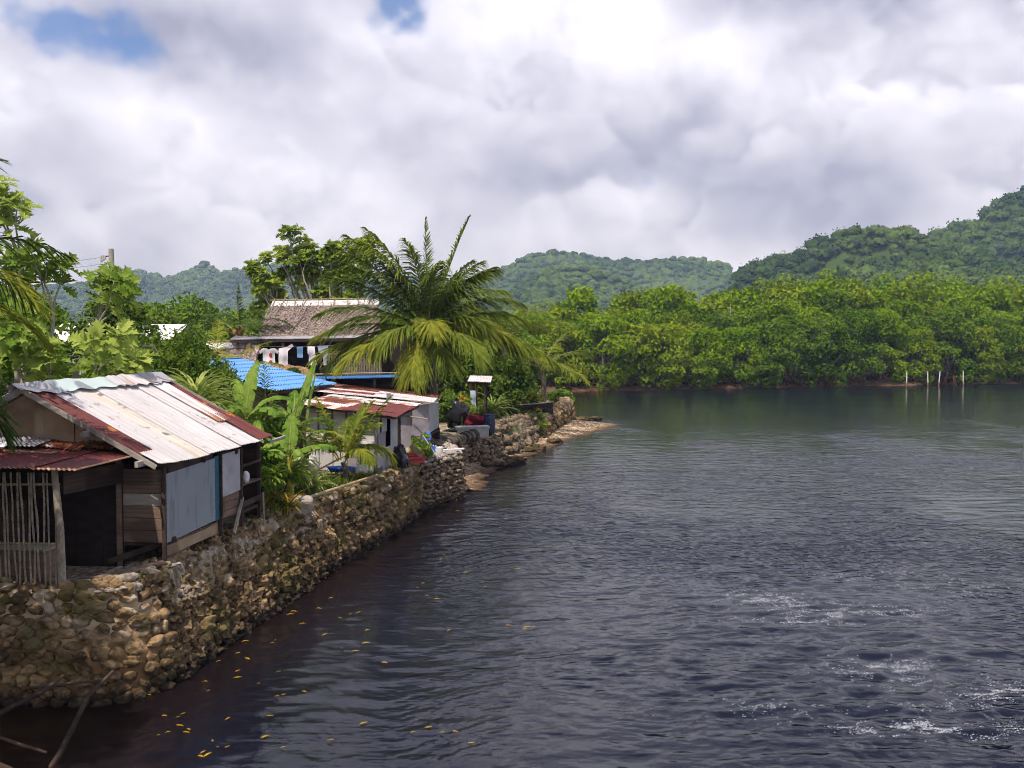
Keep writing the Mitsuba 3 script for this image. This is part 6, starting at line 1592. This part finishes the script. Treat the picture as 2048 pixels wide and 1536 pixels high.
bush('shrub', 'leafy shrub beside the porch of the thatched house', (-9.7, 43.4, 2.0), 0.8, 2.7, 114, 2200, 0.2, 'm_bush', 20)
bush('shrub', 'shrub with dark leaves against the grey tin shack wall', (-3.05, 33.9, 1.5), 0.42, 1.25, 115, 900, 0.2, 'm_garden', 12)
bush('shrub', 'yellowish shrub under the young palm on the point', (0.7, 61.6, 1.2), 1.2, 1.6, 116, 2200, 0.22, 'm_croton', 18)
bush('shrub', 'weedy shrub at the foot of the white shack', (-3.95, 29.2, 1.55), 0.22, 0.55, 117, 500, 0.09, 'm_grass', 8)
S = thing('flower', 'yellow flower head in front of the bright green shrub', 'flower')
part(S, 'bloom', leaves(np.tile(V(-2.38, 47.7, 2.95), (26, 1)) + 0.07 * rdir(r, 26), rdir(r, 26), rdir(r, 26), 0.22, 0.10), 'm_float')
part(S, 'stalk', tube([V(-2.4, 47.75, 1.4), V(-2.38, 47.7, 2.95)], 0.02, 5), 'm_stem_green')
# the bare curling branch over the shack roof
S = thing('bare_branch', 'bare pale branch curling above the shack roof', 'branch')
part(S, 'limb', tube([V(-9.95, 23.6, 4.0), V(-9.55, 23.4, 4.70), V(-9.0, 23.3, 4.98), V(-8.65, 23.2, 5.05), V(-8.45, 23.2, 5.03), V(-8.62, 23.2, 5.30), V(-8.55, 23.2, 5.48), V(-8.3, 23.2, 5.46), V(-8.2, 23.2, 5.30)], [0.045, 0.042, 0.04, 0.036, 0.033, 0.03, 0.03, 0.028, 0.02], 7), 'm_pale_bark', True)
part(S, 'twig', tube([V(-8.65, 23.2, 5.05), V(-8.45, 23.1, 4.96), V(-8.25, 23.1, 4.90), V(-8.05, 23.1, 4.66)], [0.03, 0.028, 0.025, 0.02], 6), 'm_pale_bark', True)

# grass of the garden strip along the wall
g = np.random.default_rng(6)
vs, fs, k0 = [], [], 0
n = 7000
y = g.uniform(22.3, 29.0, n)
edge = np.interp(y, [21, 25, 28, 30], [-5.35, -4.85, -4.05, -3.6])
x = edge - g.random(n) ** 1.5 * 2.3 - 0.1
keep = meshkit.noise(np.stack([x * 1.3, y * 1.3, x * 0], -1), 4) > 0.36
x, y = x[keep], y[keep]
P = np.stack([x, y, 1.60 + 0 * x], -1)
dirs = unit(0.75 * rdir(g, len(x)) * [1, 1, 0.3] + UP)
solo('grass', 'short green grass along the garden edge of the seawall', None, leaves(P, dirs, rdir(g, len(x)), g.uniform(0.10, 0.34, len(x)), g.uniform(0.010, 0.022, len(x)), 0.2, 0.4), 'm_grass', kind='stuff')
n = 1600
P = np.stack([g.uniform(-0.8, 1.6, n), g.uniform(54, 62, n), np.full(n, 1.2)], -1)
P[:, 0] = np.interp(P[:, 1], [48, 57, 63], [-1.2, 0.6, 2.0]) - g.random(n) * 3
P[:, 2] = land_z(P[:, 0], P[:, 1])
solo('grass', 'grass tufts on the ground behind the far stone walls', None, leaves(P, unit(0.7 * rdir(g, n) * [1, 1, 0.3] + UP), rdir(g, n), g.uniform(0.15, 0.4, n), 0.03, 0.2, 0.4), 'm_grass', kind='stuff')

# dead branches in the lower left corner
S = thing('dead_branch', 'forked dead branch lying in the shade at the lower left corner', 'branch')
part(S, 'limb', tube([V(-5.95, 12.7, 0.05), V(-5.85, 12.75, 0.22), V(-5.75, 12.95, 0.52), V(-5.62, 13.1, 0.85), V(-5.45, 13.5, 1.05)], [0.038, 0.039, 0.034, 0.030, 0.022], 8), 'm_wood_dark', True)
part(S, 'limb', tube([V(-7.4, 12.4, 0.5), V(-6.7, 12.6, 0.72), V(-6.1, 12.8, 1.0), V(-5.95, 13.1, 1.12)], [0.038, 0.034, 0.030, 0.022], 8), 'm_wood_dark', True)
part(S, 'limb', tube([V(-6.9, 12.6, 0.62), V(-6.4, 12.65, 0.40), V(-6.0, 12.7, 0.25)], [0.022, 0.022, 0.019], 8), 'm_wood_dark', True)
part(S, 'limb', tube([V(-6.3, 12.9, 1.02), V(-5.9, 13.2, 0.98), V(-5.6, 13.5, 0.92)], [0.022, 0.022, 0.017], 8), 'm_wood_dark', True)
S = thing('dead_branch', 'second dead branch dipping into the water at the bottom left corner', 'branch')
part(S, 'limb', tube([V(-6.5, 11.9, 0.55), V(-6.1, 11.95, 0.35), V(-5.75, 12.0, 0.08), V(-5.5, 12.05, -0.1)], [0.038, 0.038, 0.034, 0.030], 8), 'm_wood_dark', True)
# the tree outside the frame whose crown shades the lower left corner
bush('shade_tree', 'broad shady tree leaning over the bank just outside the left edge', (-8.45, 11.5, 1.0), 1.95, 6.2, 130, 17000, 0.22, 'm_bush', 80, z0=1.6, catg='tree')

# ---------------------------------------------------------------- air
scene['air'] = {'type': 'homogeneous', 'albedo': {'type': 'rgb', 'value': [0.95, 0.95, 0.95]}, 'sigma_t': {'type': 'rgb', 'value': [0.00012, 0.00016, 0.00025]}}
scene['haze'] = {'type': 'cube', 'to_world': T().translate([0, 1100, 73]).scale([1400, 1300, 77]), 'bsdf': {'type': 'null'}, 'interior': {'type': 'ref', 'id': 'air'}}
labels['haze'] = {'label': 'thin blue haze of humid air over the river and hills', 'kind': 'stuff'}
